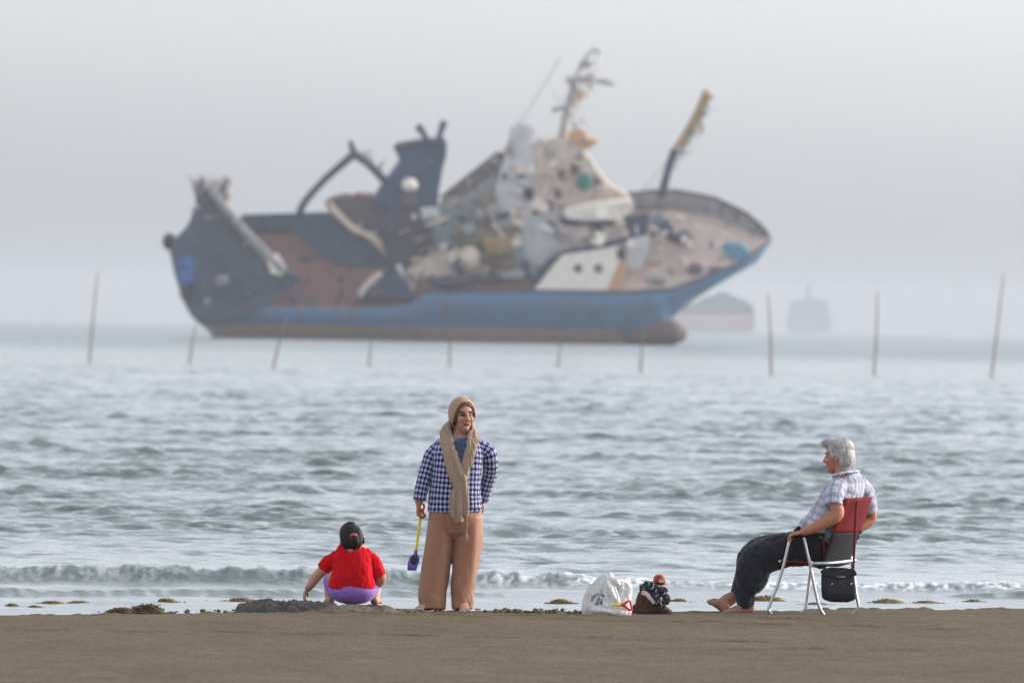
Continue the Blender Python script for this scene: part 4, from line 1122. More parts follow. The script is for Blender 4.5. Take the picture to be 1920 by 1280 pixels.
foot(mb, fm.p(1411, 1150.5, 16), fm.p(1347, 1152, 8), k=1.05)
foot(mb, fm.p(1356, 1150, 34), fm.p(1329, 1125, 40), up=(.62, -.55, .56), k=1.2)
fm.loft(mb, [(1380, 1116, 44), (1366, 1124, 42), (1352, 1134, 38)], [(11, 10), (13, 13), (12, 13)])
me = remesh(mb, .004, 3)
v = getv(me); tint = np.tile(np.array(lin(184, 126, 98)[:3]), (len(v), 1)); paint_head(v, MM, tint, lin(172, 114, 90), lin(92, 80, 72))
arms = (v[:, 2] > .5) & (v[:, 2] < .95); tint[arms] = np.array(lin(178, 116, 84)[:3])
lowf = v[:, 2] < .16; tint[lowf] = np.array(lin(164, 118, 96)[:3])
dn = vnoise(v, 22, 4, 3); dirt = np.clip(.35 + .65 * sstep(-.25, .15, dn), 0, 1) * lowf * sstep(fm.p(1380, 0, 0).x, fm.p(1350, 0, 0).x, v[:, 0]) * .9
tint = tint * (1 - dirt[:, None]) + np.array(lin(88, 74, 58)[:3]) * dirt[:, None]
set_color(me, 'tint', tint); link('body', me, m_skin, man, True, False)
# hair
t = NT('grey_hair'); hn_ = t.noise(60, 5, .7, stretch=(1.2, 1.2, .5)); hm = t.noise(16, 3)
t.base(t.mix(t.ramp(hm, [(.4, (0, 0, 0)), (.65, (1, 1, 1))]), t.ramp(hn_, [(.3, lin(96, 92, 90)), (.7, lin(176, 172, 168))]), t.ramp(hn_, [(.3, lin(150, 146, 142)), (.7, lin(212, 208, 204))])))
t.set(.55, 0, .3); t.bump(hn_, .6, .004); m_ghair = t.m
mb = MB(); fq = lambda *p: MM @ Vector(p); R3 = MM.to_3x3()
mb.ell(fq(0, .022, .072), (.088, .104, .076), R3, n=24, m=16)
mb.ell(fq(0, .064, -.006), (.084, .068, .108), R3, n=20, m=14)
mb.ell(fq(0, .066, -.085), (.062, .036, .045), R3, n=20, m=14)
mb.ell(fq(0, -.056, .104), (.064, .062, .036), R3, n=20, m=12)
for s in (-1, 1):
    mb.ell(fq(s * .071, .034, .036), (.017, .05, .05), R3); mb.loft([fq(s * .073, -.016, .06), fq(s * .073, -.018, .02), fq(s * .071, -.016, -.004)], [(.009, .018), (.008, .013), (.006, .007)], ref=R3 @ Vector((1, 0, 0)), n=10)
me0 = remesh(mb, .004, 4); folds(me0, .0030, (26, 26, 9), 3, 2)
vv, nn_ = getv(me0), getn(me0)
mb = MB()
pick = rng.choice(len(vv), 700, replace=False)
fwd = R3 @ Vector((0, -1, .1))
for i in pick:
    n_ = Vector(nn_[i]); p_ = Vector(vv[i])
    loc_ = MM.inverted() @ p_
    if loc_.z < -.05 or loc_.y > -.03: continue
    ff = fwd if loc_.y < -.02 else Vector((0, 0, -1)) * .7 + fwd * -.3
    d_ = (ff - n_ * ff.dot(n_)).normalized()
    L = random.uniform(.02, .045); k_ = random.uniform(.12, .4) if loc_.y < -.06 else random.uniform(.02, .12)
    mb.loft([p_ - n_ * .003, p_ + d_ * L * .5 + n_ * L * k_ * .6, p_ + d_ * L + n_ * L * k_], [.0016, .0014, .0005], n=4, k=1, cap=False)
o = len(me0.vertices)
import bmesh as _bm
bmh = _bm.new(); bmh.from_mesh(me0); tmpm = mb.mesh('t'); bmh.from_mesh(tmpm); bmh.to_mesh(me0); bmh.free()
link('hair', me0, m_ghair, man, True, False)
# shirt
mb = MB(); LAT = (.54, .84, 0)
ms = [(1534, 1008, 40), (1548, 988, 42), (1563, 960, 44), (1578, 930, 45), (1589, 907, 46), (1585, 889, 45)]
fm.loft(mb, ms, [(42, 37), (44, 38), (46, 35), (46, 31), (43, 27), (25, 19)], ref=LAT, n=28, roundness=2.3, ch=.25)
m1 = [(1574, 908, 14), (1565, 926, -6), (1563, 947, -16)]; m2 = [(1608, 906, 76), (1624, 930, 97), (1630, 958, 108)]
fm.loft(mb, m1, [18, 18.5, 18], n=18, ch=.2); fm.loft(mb, m2, [18, 18.5, 15.5], n=18, ch=.2)
fm.ell(mb, (1528, 985, 34), (30, 36, 22))
me = remesh(mb, .0048, 5); folds(me, .006, (18, 18, 14), 42, 3); folds(me, .0035, (32, 32, 26), 45, 2, ridge=True)
v = getv(me)
bones = [([fm.p(*q) for q in ms], LAT, .17), ([fm.p(*q) for q in m1], (1, 0, 0), .07), ([fm.p(*q) for q in m2], (1, 0, 0), .07)]
bi, an, al = nearest_bone(v, bones); Rr = np.array([.15, .075, .07])[bi]
set_vec(me, 'pat', np.stack([an * Rr, al, bi * 1.0], -1))
def plaid(t, u, w_):
    f = lambda x, per, ph=0: t.math('SINE', t.math('ADD', t.math('MULTIPLY', x, 6.28318 / per), ph))
    b1 = t.math('MULTIPLY', t.math('SUBTRACT', f(u, .066), .15), 3, clamp=True); b2 = t.math('MULTIPLY', t.math('SUBTRACT', f(w_, .070), .15), 3, clamp=True)
    l1 = t.math('MULTIPLY', t.math('SUBTRACT', f(u, .0165, 1), .7), 5, clamp=True); l2 = t.math('MULTIPLY', t.math('SUBTRACT', f(w_, .0175, 1), .7), 5, clamp=True)
    c = t.mix(t.math('MULTIPLY', b1, .5), lin(196, 194, 200), lin(116, 118, 148)); c = t.mix(t.math('MULTIPLY', b2, .5), c, lin(120, 120, 148))
    return t.mix(t.math('MULTIPLY', t.math('MAXIMUM', l1, l2), .25), c, lin(130, 128, 158))
m_plaid = cloth_tint('plaid_shirt', plaid)
link('shirt', me, m_plaid, man, True, False)
mb = MB()
fm.loft(mb, [(1566, 894, 22), (1572, 889, 12), (1588, 885, 16), (1603, 883, 36), (1604, 882, 58), (1592, 880, 74)], [(2.6, 8)] * 6, ref=(0, 0, 1), n=10)
me = mb.mesh('collar'); set_vec(me, 'pat', getv(me)[:, [0, 2, 1]]); link('collar', me, m_plaid, man)
# trousers
mb = MB()
fm.loft(mb, [(1534, 1002, 40), (1538, 1020, 42), (1545, 1040, 44)], [(42, 36), (44, 36), (40, 28)], ref=LAT, n=24)
fm.loft(mb, [(1532, 1028, 18), (1490, 1029, 14), (1445, 1038, 10), (1416, 1056, 10), (1408, 1084, 12), (1397, 1108, 16), (1399, 1136, 18)], [(27, 33), (27, 32), (27, 32), (26, 31), (25, 29), (20, 20), (15, 13)], ref=(0, 1, 0), n=22, ch=.3)
fm.loft(mb, [(1552, 1030, 72), (1500, 1028, 66), (1446, 1030, 60), (1412, 1042, 56), (1402, 1072, 52), (1392, 1096, 48), (1384, 1110, 46)], [(32, 31), (30, 31), (28, 29), (27, 26), (24, 21), (19, 18), (14, 14)], ref=(0, 1, 0), n=22)
me = remesh(mb, .0055, 6); folds(me, .012, (12, 12, 10), 52, 3); folds(me, .008, (22, 22, 15), 55, 2, ridge=True)
link('trousers', me, mat('dark_navy_trousers', lin(31, 32, 41), .9, 30, .15, .12, .002, sheen=.2), man, True, False)
mb = MB(); fm.loft(mb, [(1499, 988, 6), (1494, 994, 20), (1490, 996, 40), (1496, 990, 66)], [(2, 4)] * 4, ref=(0, 1, 0), n=8); mb.build('belt', mat('black_leather', lin(34, 34, 38), .5, 60, .3, .2), man)

# ================================================================== folding chair
fc_ = Fig(1500, 1150, fm.Y)
chair = empty('folding_chair', fc_.root, 'silver framed folding chair with red and dark fabric under the seated man', 'chair')
m_alu = mat('brushed_aluminium', lin(196, 196, 198), .38, 40, .10, .05, metal=.85, spec=.5, stretch=(1, 1, .1))
m_cred = mat('red_canvas', lin(108, 30, 34), .9, 160, .14, .25, .002, spec=.15); m_cblk = mat('dark_canvas', lin(22, 22, 26), .85, 160, .14, .25, .002)
FD, NE = 82, -22
def gp_(x, y, d):          # foot of a leg, exactly on the sand
    q = fc_.p(x, y, d); return Vector((q.x, q.y, -.004 - fc_.root.z))
def leg(pts, name='leg', r=3.1):
    P = [fc_.p(*q) for q in pts[:-1]] + [gp_(*pts[-1])]
    mb = MB(); mb.loft(P, [r * fc_.s], ref=(0, 1, 0), n=10, k=5); return mb.build(name, m_alu, chair)
leg([(1481, 1010, NE), (1464, 1078, NE), (1447, 1124, NE), (1441, 1142, NE), (1447, 1151, NE)])
leg([(1507, 1006, NE), (1519, 1060, NE), (1530, 1112, NE), (1537, 1138, NE), (1545, 1151, NE)])
leg([(1542, 1008, FD), (1522, 1060, FD), (1514, 1118, FD), (1510, 1140, FD), (1502, 1147, FD)])
leg([(1588, 1010, FD), (1598, 1060, FD), (1605, 1112, FD), (1609, 1136, FD), (1600, 1147, FD)])
for nm, pts, m, r in (('seat_rail', [(1522, 1056, NE - 6), (1560, 1055, -16), (1604, 1050, 36)], m_alu, 3.4), ('seat_rail', [(1462, 1052, NE), (1490, 1053, NE), (1530, 1056, NE)], m_cred, 2.2),
                      ('seat_rail', [(1522, 1048, FD), (1600, 1050, FD)], m_alu, 3), ('front_rail', [(1462, 1052, NE), (1522, 1048, FD)], m_alu, 3),
                      ('back_post', [(1549, 1058, NE + 16), (1568, 1000, NE + 14), (1590, 938, NE + 12)], m_alu, 2.4), ('back_post', [(1590, 1056, FD - 2), (1609, 1000, FD - 2), (1631, 934, FD - 2)], m_alu, 2.6)):
    mb = MB(); fc_.loft(mb, pts, [r], ref=(0, 0, 1), n=10); mb.build(nm, m, chair)
mb = MB(); fc_.loft(mb, [(1478, 1006, NE), (1500, 1004, NE), (1546, 1001, NE)], [(3.2, 7), (3.6, 7.5), (3.2, 7)], ref=(0, 0, 1), n=12); mb.build('armrest', m_cblk, chair)
mb = MB(); fc_.loft(mb, [(1540, 1003, FD), (1570, 1001, FD), (1614, 997, FD)], [(3.2, 7), (3.6, 7.5), (3.2, 7)], ref=(0, 0, 1), n=12); mb.build('armrest', m_cblk, chair)
mb = MB(); mb.box(fc_.p(1608, 1004, FD), (.02, .04, .05)); mb.build('hinge', m_cblk, chair)
mb = MB(); mb.box(fc_.p(1521, 1057, NE - 6), (.018, .02, .05)); mb.build('hinge', mat('white_plastic', lin(206, 206, 214), .5, 20, .1, .02), chair)
def panel(name, c, m, sag=9, nu=12, nv=10, thick=1.4, sagdir=(.84, -.54, 0)):
    """woven panel between 4 corners (near bottom, far bottom, far top, near top), bellied out"""
    sv = Vector(sagdir); P, Q = [], []
    for j in range(nv + 1):
        for i in range(nu + 1):
            u, v_ = i / nu, j / nv
            q = (Vector(c[0]) * (1 - u) + Vector(c[1]) * u) * (1 - v_) + (Vector(c[3]) * (1 - u) + Vector(c[2]) * u) * v_
            q = q + sv * sag * fc_.s * math.sin(math.pi * u) ** .8
            P.append(q); Q.append(q - sv * thick * fc_.s)
    w1 = nu + 1; f = [(j * w1 + i, j * w1 + i + 1, (j + 1) * w1 + i + 1, (j + 1) * w1 + i) for j in range(nv) for i in range(nu)]
    n0 = len(P); bd = [i for i in range(w1)] + [j * w1 + nu for j in range(1, nv + 1)] + [nv * w1 + i for i in range(nu - 1, -1, -1)] + [j * w1 for j in range(nv - 1, 0, -1)]
    f += [tuple(n0 + k for k in reversed(q)) for q in f] + [(bd[i], bd[(i + 1) % len(bd)], bd[(i + 1) % len(bd)] + n0, bd[i] + n0) for i in range(len(bd))]
    mb = MB(); mb.add(P + Q, f); return mb.build(name, m, chair)
L = lambda a, b, t: tuple(a[i] + (b[i] - a[i]) * t for i in range(3))
nb, nt_, fb, ft2 = (1541, 1056, NE), (1584, 934, NE), (1594, 1054, FD + 2), (1636, 931, FD + 2)
panel('backrest', [fc_.p(*nb), fc_.p(*fb), fc_.p(*L(fb, ft2, .47)), fc_.p(*L(nb, nt_, .47))], m_cblk, 8).__setitem__('label', 'dark lower half of the backrest')
panel('backrest', [fc_.p(*L(nb, nt_, .468)), fc_.p(*L(fb, ft2, .468)), fc_.p(*ft2), fc_.p(*nt_)], m_cred, 8.6).__setitem__('label', 'red upper half of the backrest')
panel('seat', [fc_.p(1462, 1052, NE), fc_.p(1522, 1048, FD), fc_.p(1594, 1054, FD), fc_.p(1541, 1057, NE)], m_cblk, 7, sagdir=(0, 0, -1))

# bag hanging on the chair
fb_ = Fig(1572, 1122, fm.Y); bag = empty('handbag', fb_.root, 'black handbag hanging by a red strap from the back of the folding chair', 'handbag')
m_bagk = mat('black_bag_leather', lin(34, 34, 40), .55, 60, .3, .2, .002, spec=.4)
mb = MB()
fb_.loft(mb, [(1573, 1120, 6), (1573, 1110, 6), (1572, 1092, 6), (1571, 1074, 7), (1571, 1068, 8)], [(32, 11), (33, 13), (32.5, 12), (31, 9), (30, 6)], n=28, roundness=5)
me = remesh(mb, .005, 3); folds(me, .004, (14, 14, 14), 61, 2); link('bag_body', me, m_bagk, bag, True, False)
P = [(1538, 1072), (1546, 1064), (1556, 1070), (1570, 1074), (1580, 1073), (1590, 1068), (1600, 1064), (1607, 1076), (1603, 1080), (1592, 1080), (1570, 1083), (1552, 1078), (1542, 1078)]
mb = MB(); mb.prism([fb_.p(x, y, -9) for x, y in P], [fb_.p(x, y - 1, 8) for x, y in P]); mb.build('flap', m_bagk, bag, False)
mb = MB(); mb.box(fb_.p(1577, 1081, -10.5), (.066, .004, .006)); mb.build('clasp', m_alu, bag)
for x in (1560, 1596):
    mb = MB(); mb.ell(fb_.p(x, 1094, -8.2), (.008, .006, .008)); mb.build('stud', m_alu, bag)
m_strap = mat('dark_red_strap', lin(112, 40, 40), .7, 80, .15, .1)
mb = MB(); fb_.loft(mb, [(1546, 1066, 4), (1546, 1040, -6), (1544, 1015, -6), (1543, 1000, 2)], [(2.5, .7)] * 4, ref=(1, 0, 0), n=8); mb.build('strap', m_strap, bag)
mb = MB(); fb_.loft(mb, [(1600, 1066, 10), (1601, 1040, 8), (1603, 1000, 6), (1605, 960, 6), (1607, 938, 10), (1606, 932, 26)], [(2.4, .8), (2.6, .8), (2.9, .8), (2.6, .8), (2.4, .8), (2.2, .8)], ref=(1, 0, 0), n=8); mb.build('strap', m_strap, bag)
# ------------------------------------------------------------------ heaps of dug sand
def heap(name, outline_top, x0, x1, Yc, depth, m, label=None, kind=None, seed=0, rough=.010, n=120, nd=46):
    """ridge of sand whose crest follows outline_top (grid px) at distance Yc"""
    b = W((x0 + x1) / 2, 1146, Yc); b.z = 0
    xs_ = np.linspace(x0, x1, n); zt = np.array([W(x, ip(x, outline_top), Yc).z for x in xs_]); X = np.array([W(x, 1140, Yc).x for x in xs_]) - b.x
    v_ = np.linspace(-1, 1, nd)
    prof = np.clip(1 - np.abs(v_) ** 1.7, 0, 1)
    XX, DD = np.meshgrid(X, v_ * depth); ZZ = np.maximum(zt, .0)[None] * prof[:, None]
    q = np.stack([XX.ravel(), DD.ravel(), np.zeros(XX.size)], -1)
    k = np.clip(ZZ / .02, 0, 1)
    ZZ = ZZ + (rough * 2.2 * vnoise(q, 16, seed, 3).reshape(ZZ.shape) + rough * 2.0 * np.maximum(vnoise(q, 42, seed + 1, 2), 0).reshape(ZZ.shape)) * k - .02 * (1 - k) - .015
    o = grid_mesh(name, XX, DD, ZZ, m); o.location = b
    return tag(o, label, 'sand heap' if label else None, None, kind)
m_wets = mat('dug_wet_sand', lin(66, 62, 55), .8, 40, .35, .5, .006); m_drys = mat('dug_sand', lin(96, 84, 68), .9, 40, .25, .5, .006)
heap('sand_heap', [(425, 1152), (436, 1143), (448, 1130), (470, 1126), (490, 1121), (500, 1119), (520, 1123), (560, 1124), (585, 1125), (610, 1126), (628, 1129), (640, 1140), (650, 1152)], 425, 650, 79.75, .42, m_wets,
     'long dark heap of dug wet sand left of the crouching child', seed=3)
heap('sand_heap', [(560, 1152), (590, 1143), (606, 1137), (622, 1132), (645, 1131), (668, 1132), (690, 1133), (705, 1137), (722, 1131), (732, 1134), (742, 1140), (780, 1147), (800, 1152)], 560, 800, 79.4, .5, m_drys,
     'low lighter sand heap just in front of the crouching child', seed=8, rough=.007)
heap('sand_heap', [(540, 1150), (600, 1133), (660, 1131), (720, 1132), (760, 1145), (790, 1150)], 540, 790, 80.9, .9, m_wets, 'flat wet sand bank under the feet of the crouching child', seed=12, rough=.005)

# small dug lumps along the water's edge: nobody could count them
mb = MB()
def crumb(x, y, r, seed):
    Yd = ground_y(x, y); c = W(x, y, Yd); c.z = r * .35 / 242
    k = r / 242; q = MB(); q.ell((0, 0, 0), (k * random.uniform(.9, 1.5), k, k * random.uniform(.6, 1.0)), n=9, m=6)
    v = np.array(q.v); v = v * (1 + .35 * vnoise(v, 40, seed, 2))[:, None] + np.array(c); mb.add(v, q.f)
for i in range(120):
    t = random.random()
    if t < .55: x, y = random.gauss(985, 55), random.uniform(1142, 1150)
    elif t < .70: x, y = random.uniform(740, 900), random.uniform(1146, 1152)
    elif t < .85: x, y = random.uniform(330, 440), random.uniform(1144, 1149)
    else: x, y = random.uniform(0, 1900), random.uniform(1146, 1162)
    crumb(x, y, abs(random.gauss(0, 1.7)) + .8 if t < .85 else random.uniform(.5, 1.1), i)
for x, y, r in ((1442, 1152, 2.2), (1452, 1152, 2.4), (1549, 1152, 2.4), (1540, 1152, 2), (1352, 1153, 2.6), (1372, 1153, 2.2), (1398, 1153, 2.4), (1414, 1152, 2.6), (796, 1149, 2.4), (816, 1149, 2), (858, 1149, 2.2), (880, 1149, 2.6), (1104, 1153, 2.4), (1150, 1154, 2), (1196, 1153, 2.2), (1250, 1153, 2.4), (910, 1147, 4), (938, 1147, 4.5), (955, 1147, 5), (975, 1148, 4), (988, 1148, 4), (1012, 1148, 3), (1068, 1149, 4), (1080, 1149, 4), (380, 1146, 5), (352, 1146, 4), (410, 1146, 4), (748, 1147, 6), (768, 1149, 5), (1092, 1149, 5), (930, 1148, 5), (1030, 1148, 4), (700, 1150, 4)):
    crumb(x, y, r, int(x))
o = mb.build('sand_lumps', m_drys); tag(o, 'small dark lumps of dug sand strewn along the edge of the water', 'sand lumps', kind='stuff')
mb = MB()
for i in range(42):
    x, y = random.uniform(0, 1920), 1155 + 125 * random.random() ** 1.3
    Yd = ground_y(x, y); c = W(x, y, Yd); c.z = .002; k = random.uniform(.002, .007)
    mb.ell(c, (k * 1.3, k, k * .6), n=7, m=5)
o = mb.build('shell_grit', mat('shell_grit', lin(150, 138, 120), .7, 60, .3, 0)); tag(o, 'scattered pale shell grit on the damp sand', 'shell grit', kind='stuff')

# ------------------------------------------------------------------ seaweed
m_weed = mat('seaweed', lin(112, 96, 58), .85, 24, .35, .4, .004, c2=lin(136, 120, 80)); m_weedd = mat('dark_seaweed', lin(88, 76, 52), .85, 24, .4, .4, .004)
def weed(x, y, wpx, hpx, label, m=m_weed, z=None, strands=90, seed=0):
    zz = WZ if z is None else z; hpx *= 1.2 if z is None else 1.1
    Yd = ground_y(x, y, zz); b = W(x, y, Yd); r = random.Random(seed + int(x)); k = Yd / F
    mb = MB(); q = MB(); q.ell((0, 0, 0), (wpx * .46 * k, wpx * .34 * k, hpx * .62 * k), n=36, m=14)
    v = np.array(q.v); v = v * (1 + .5 * vnoise(v, 9, seed + int(x), 3) + .25 * vnoise(v, 45, seed, 2))[:, None]; mb.add(v, q.f)
    for i in range(strands):
        a = r.gauss(0, .30) * wpx * k; e = r.gauss(0, .22) * wpx * k; h = max(0, 1 - (a / (wpx * .5 * k)) ** 2) * hpx * k * .55
        p = Vector((a, e, h)); pts = [p]
        for s_ in range(3):
            p = p + Vector((r.uniform(-1, 1), r.uniform(-1, 1), r.uniform(-.35, .45))) * hpx * k * .28; p.z = max(p.z, .002); pts.append(p)
        mb.loft(pts, [r.uniform(.0016, .0042)], n=5, k=2, cap=False)
    o = mb.build('seaweed_clump', m); o.location = b
    return tag(o, label, 'seaweed', 'seaweed clumps washed up along the shore')
weed(276, 1148, 66, 20, 'biggest brown seaweed clump on the sand left of the dug heap', m_weedd, 0, 170)
weed(228, 1148, 52, 12, 'lower dark seaweed clump touching the left side of the biggest clump', m_weedd, 0, 120, 3)
weed(313, 1129, 38, 9, 'yellowish seaweed clump in the shallow water above the biggest clump')
weed(452, 1127, 62, 8, 'flat seaweed clump in the shallow water behind the dark heap')
weed(22, 1136, 20, 6, 'smallest seaweed clump near the left border of the picture')
weed(66, 1138, 26, 4, 'thin seaweed clump second from the left border'); weed(98, 1131, 42, 6, 'seaweed clump third from the left in the shallow water')
weed(150, 1131, 44, 6, 'seaweed clump fourth from the left in the shallow water'); weed(188, 1133, 34, 5, 'seaweed clump floating just above the low dark clump')
weed(1049, 1131, 46, 9, 'seaweed clump in the shallows left of the white plastic bag')
weed(1272, 1128, 36, 7, 'seaweed clump in the shallows right of the brown boot')
weed(1436, 1127, 64, 13, 'seaweed clump in the shallows seen between the legs of the man and the chair')
weed(1664, 1130, 62, 9, 'wide seaweed clump in the shallows right of the folding chair'); weed(1738, 1130, 44, 5, 'flat seaweed clump right of the wide one beside the chair')
weed(1826, 1128, 36, 5, 'seaweed clump farthest right in the shallows'); weed(1530, 1133, 46, 5, 'thin seaweed clump behind the chair legs under the handbag')

# ------------------------------------------------------------------ white plastic bag
fp = Fig(1138, 1152); pb = empty('plastic_bag', fp.root, 'crumpled white plastic carrier bag with a dark round print standing on the sand', 'plastic bag')
t = NT('white_plastic_film'); hn_ = t.noise(18, 5, .6)
t.base(t.ramp(hn_, [(.3, lin(206, 202, 196)), (.7, lin(234, 232, 228))])); t.set(.38, 0, .5); t.b.inputs['Subsurface Weight'].default_value = .15; t.b.inputs['Subsurface Radius'].default_value = (.03, .03, .03)
t.bump(t.noise(38, 3, .5), .35, .006); t.b.inputs['Transmission Weight'].default_value = .18; m_film = t.m
mb = MB()
fp.loft(mb, [(1128, 1149, 0), (1128, 1140, 0), (1126, 1122, 2), (1130, 1104, 4), (1136, 1090, 5), (1143, 1083, 5)], [(36, 26), (37, 28), (31, 24), (22, 18), (15, 12), (8, 7)], n=26, roundness=2.4)
fp.loft(mb, [(1150, 1150, -2), (1162, 1140, -2), (1168, 1120, 2), (1170, 1104, 4), (1170, 1098, 4)], [(34, 22), (24, 20), (17, 15), (16, 12), (14, 9)], n=22, roundness=3)
fp.loft(mb, [(1144, 1085, -6), (1154, 1090, -10), (1160, 1096, -9)], [(7, 4), (5, 3), (3, 2)], n=12)
fp.loft(mb, [(1140, 1090, -8), (1144, 1104, -16), (1148, 1120, -20), (1146, 1136, -22)], [(7, 4), (6, 4), (7, 4), (4, 3)], n=12)
fp.loft(mb, [(1134, 1100, -14), (1136, 1120, -22), (1146, 1137, -24)], [(3, 3), (3.5, 3), (3, 3)], n=10)
fp.loft(mb, [(1150, 1100, -12), (1156, 1118, -18), (1158, 1132, -20)], [(4, 3), (4, 3), (3, 3)], n=10)
fp.loft(mb, [(1112, 1143, -26), (1140, 1146, -26), (1172, 1149, -20)], [(4, 5), (4, 6), (5, 5)], n=10)
me = remesh(mb, .0042, 2)
folds(me, .013, (9, 9, 6), 71, 2); folds(me, .0095, (16, 16, 7), 72, 2, ridge=True); folds(me, .0036, (40, 40, 22), 73, 1, ridge=True)
v = getv(me); v[:, 2] = np.maximum(v[:, 2], .0); setv(me, v)
bo = link('bag_film', me, m_film, pb, True, False)
from mathutils.bvhtree import BVHTree
bvh = BVHTree.FromPolygons([Vector(p) for p in getv(me)], [tuple(q.vertices) for q in me.polygons])
def decal(name, polys, m, parent, lift=.0025):
    mb = MB()
    for poly in polys:
        ok, P = True, []
        for x, y in poly:
            q = fp.p(x, y, -90); hit = bvh.ray_cast(q, Vector((0, 1, 0)))
            if hit[0] is None: ok = False; break
            P.append(hit[0] - Vector((0, lift, 0)))
        if ok:
            n = len(P); mb.add(P + [p + Vector((0, .0015, 0)) for p in P], [tuple(range(n)), tuple(range(2 * n - 1, n - 1, -1))] + [(i, i + n, (i + 1) % n + n, (i + 1) % n) for i in range(n)])
    return mb.build(name, m, parent, False)
cx, cy = 1123.5, 1127.5
ring = []
for i in range(13):
    a0, a1 = math.pi * (1.02 - .80 * i / 13), math.pi * (1.02 - .80 * (i + .97) / 13)
    ring.append([(cx + 14.5 * math.cos(a0), cy - 14.5 * math.sin(a0)), (cx + 14.5 * math.cos(a1), cy - 14.5 * math.sin(a1)), (cx + 10.5 * math.cos(a1), cy - 10.5 * math.sin(a1)), (cx + 10.5 * math.cos(a0), cy - 10.5 * math.sin(a0))])
marks = []; marks.append([(1125, 1129), (1129, 1126), (1130.5, 1131), (1127, 1135.5)]); marks.append([(1118, 1131), (1120, 1130), (1122, 1136), (1119, 1136)])
decal('printed_band', ring, mat('dark_blue_print', lin(40, 46, 66), .5, 30, .2, 0), pb)
decal('printed_mark', marks[:1], MATS['dark_blue_print'], pb); decal('printed_mark', marks[1:], MATS['dark_blue_print'], pb)
dots = []
for i in range(11):
    a = math.pi * (.98 - .72 * i / 11); x, y = cx + 12.5 * math.cos(a), cy - 12.5 * math.sin(a)
    dots.append([(x - .8, y - .8), (x + .7, y - .9), (x + .8, y + .8), (x - .7, y + .9)])
decal('printed_ticks', dots, mat('pale_print', lin(200, 202, 206), .5, 30, .1, 0), pb, .0045)
decal('printed_figure', [[(cx - 6, cy + 6), (cx - 4, cy - 3), (cx + 1, cy - 8), (cx + 3, cy - 3), (cx + 4, cy + 4), (cx - 1, cy + 8)], [(cx + 4, cy - 6), (cx + 8, cy - 2), (cx + 5, cy + 1)], [(cx - 9, cy + 7), (cx - 6, cy + 3), (cx - 5, cy + 8)]],
      mat('grey_print', lin(132, 136, 148), .5, 60, .3, 0), pb, .003)
# toy shovel lying in the mouth of the bag
fs2 = Fig(1165, 1134, fp.Y - .12); s2 = empty('toy_shovel', fs2.root, 'toy shovel sticking out of the plastic bag with red D shaped grip', 'toy shovel')
mb = MB(); fs2.loft(mb, [(1144, 1134, 6), (1160, 1133.8, -3), (1168, 1133.5, -6)], [2.2, 2.2, 2.4], n=10); mb.build('shaft', m_ypl, s2)
mb = MB(); fs2.loft(mb, [(1166, 1133.5, -6), (1170, 1133, -7)], [3.0, 4.2], n=10)
fs2.loft(mb, [(1169, 1134, -7), (1175, 1128, -8), (1180, 1125.5, -8), (1182.5, 1130, -8), (1184, 1139, -8), (1182, 1143.5, -8), (1177, 1140, -8), (1169, 1134, -7)], [2.2] * 8, n=10)
mb.build('handle', m_rpl, s2)

# ------------------------------------------------------------------ boots, cloth, toy figure stand-in
m_boot = mat('brown_suede', lin(78, 58, 50), .85, 40, .25, .3, .003); m_sole = mat('black_rubber_sole', lin(36, 34, 36), .7, 40, .2, .1); m_bootb = mat('black_boot', lin(40, 42, 48), .7, 40, .25, .2)
def boot(x, y, Yd, label, flip, m, k=1.0):
    f = Fig(x, y, Yd); r = empty('ankle_boot', f.root, label, 'boot', 'pair of boots on the sand')
    P = lambda dx, dy, d=0: (x + dx * flip * k, y - dy * k, d)
    mb = MB()
    f.loft(mb, [P(-13, 36), P(-15, 27), P(-14, 16), P(-12, 8)], [(11, 10), (13, 11), (15, 12), (17, 13)], n=20)
    f.loft(mb, [P(-16, 9), P(0, 15), P(14, 13), P(28, 8), P(39, 5)], [(13, 9), (12, 15), (12, 12), (12, 8), (8, 4)], ref=(0, 1, 0), n=18)
    me = remesh(mb, .0042, 4); folds(me, .0075, (20, 20, 20), int(x) % 50, 3); link('upper', me, m, r, True, False)
    mb = MB(); f.loft(mb, [P(-26, 2.2), P(0, 2.4), P(28, 2.2), P(40, 2.4)], [(12, 2.4), (13, 2.4), (13.5, 2.4), (8, 2.2)], ref=(0, 1, 0), n=18, roundness=3); mb.build('sole', m_sole, r)
    mb = MB()
    for i in range(4):
        a = P(-2 + i * 5, 27 - i * 4.2, -13); b_ = P(4 + i * 5, 24 - i * 4, -9)
        f.loft(mb, [a, b_], [1.0], n=6)
    mb.build('lace', m_sole, r)
boot(1219, 1152, ground_y(1219, 1151), 'brown ankle boot pointing right on the sand under the patterned cloth', 1, m_boot)
boot(1202, 1151, ground_y(1206, 1149) + .08, 'blackish boot pointing left, half hidden between the plastic bag and the brown boot', -1, m_bootb, .60)
fk = Fig(1230, 1115, ground_y(1219, 1151)); t = NT('patterned_cloth')
tc = t.node('ShaderNodeTexCoord'); vo = t.node('ShaderNodeTexVoronoi'); vo.inputs['Scale'].default_value = 42; t.l(tc.outputs['Object'], vo.inputs['Vector'])
nz = t.noise(55, 3, .6); k_ = t.math('MULTIPLY', t.math('SUBTRACT', t.math('ABSOLUTE', t.math('SUBTRACT', nz, .5)), .012), -60); k_ = t.math('MULTIPLY', t.math('ADD', k_, .3), t.math('SUBTRACT', .62, vo.outputs['Distance']), clamp=True)
t.base(t.mix(k_, lin(30, 32, 38), lin(214, 218, 226))); t.set(.9, 0, .2); m_pcl = t.m
mb = MB()
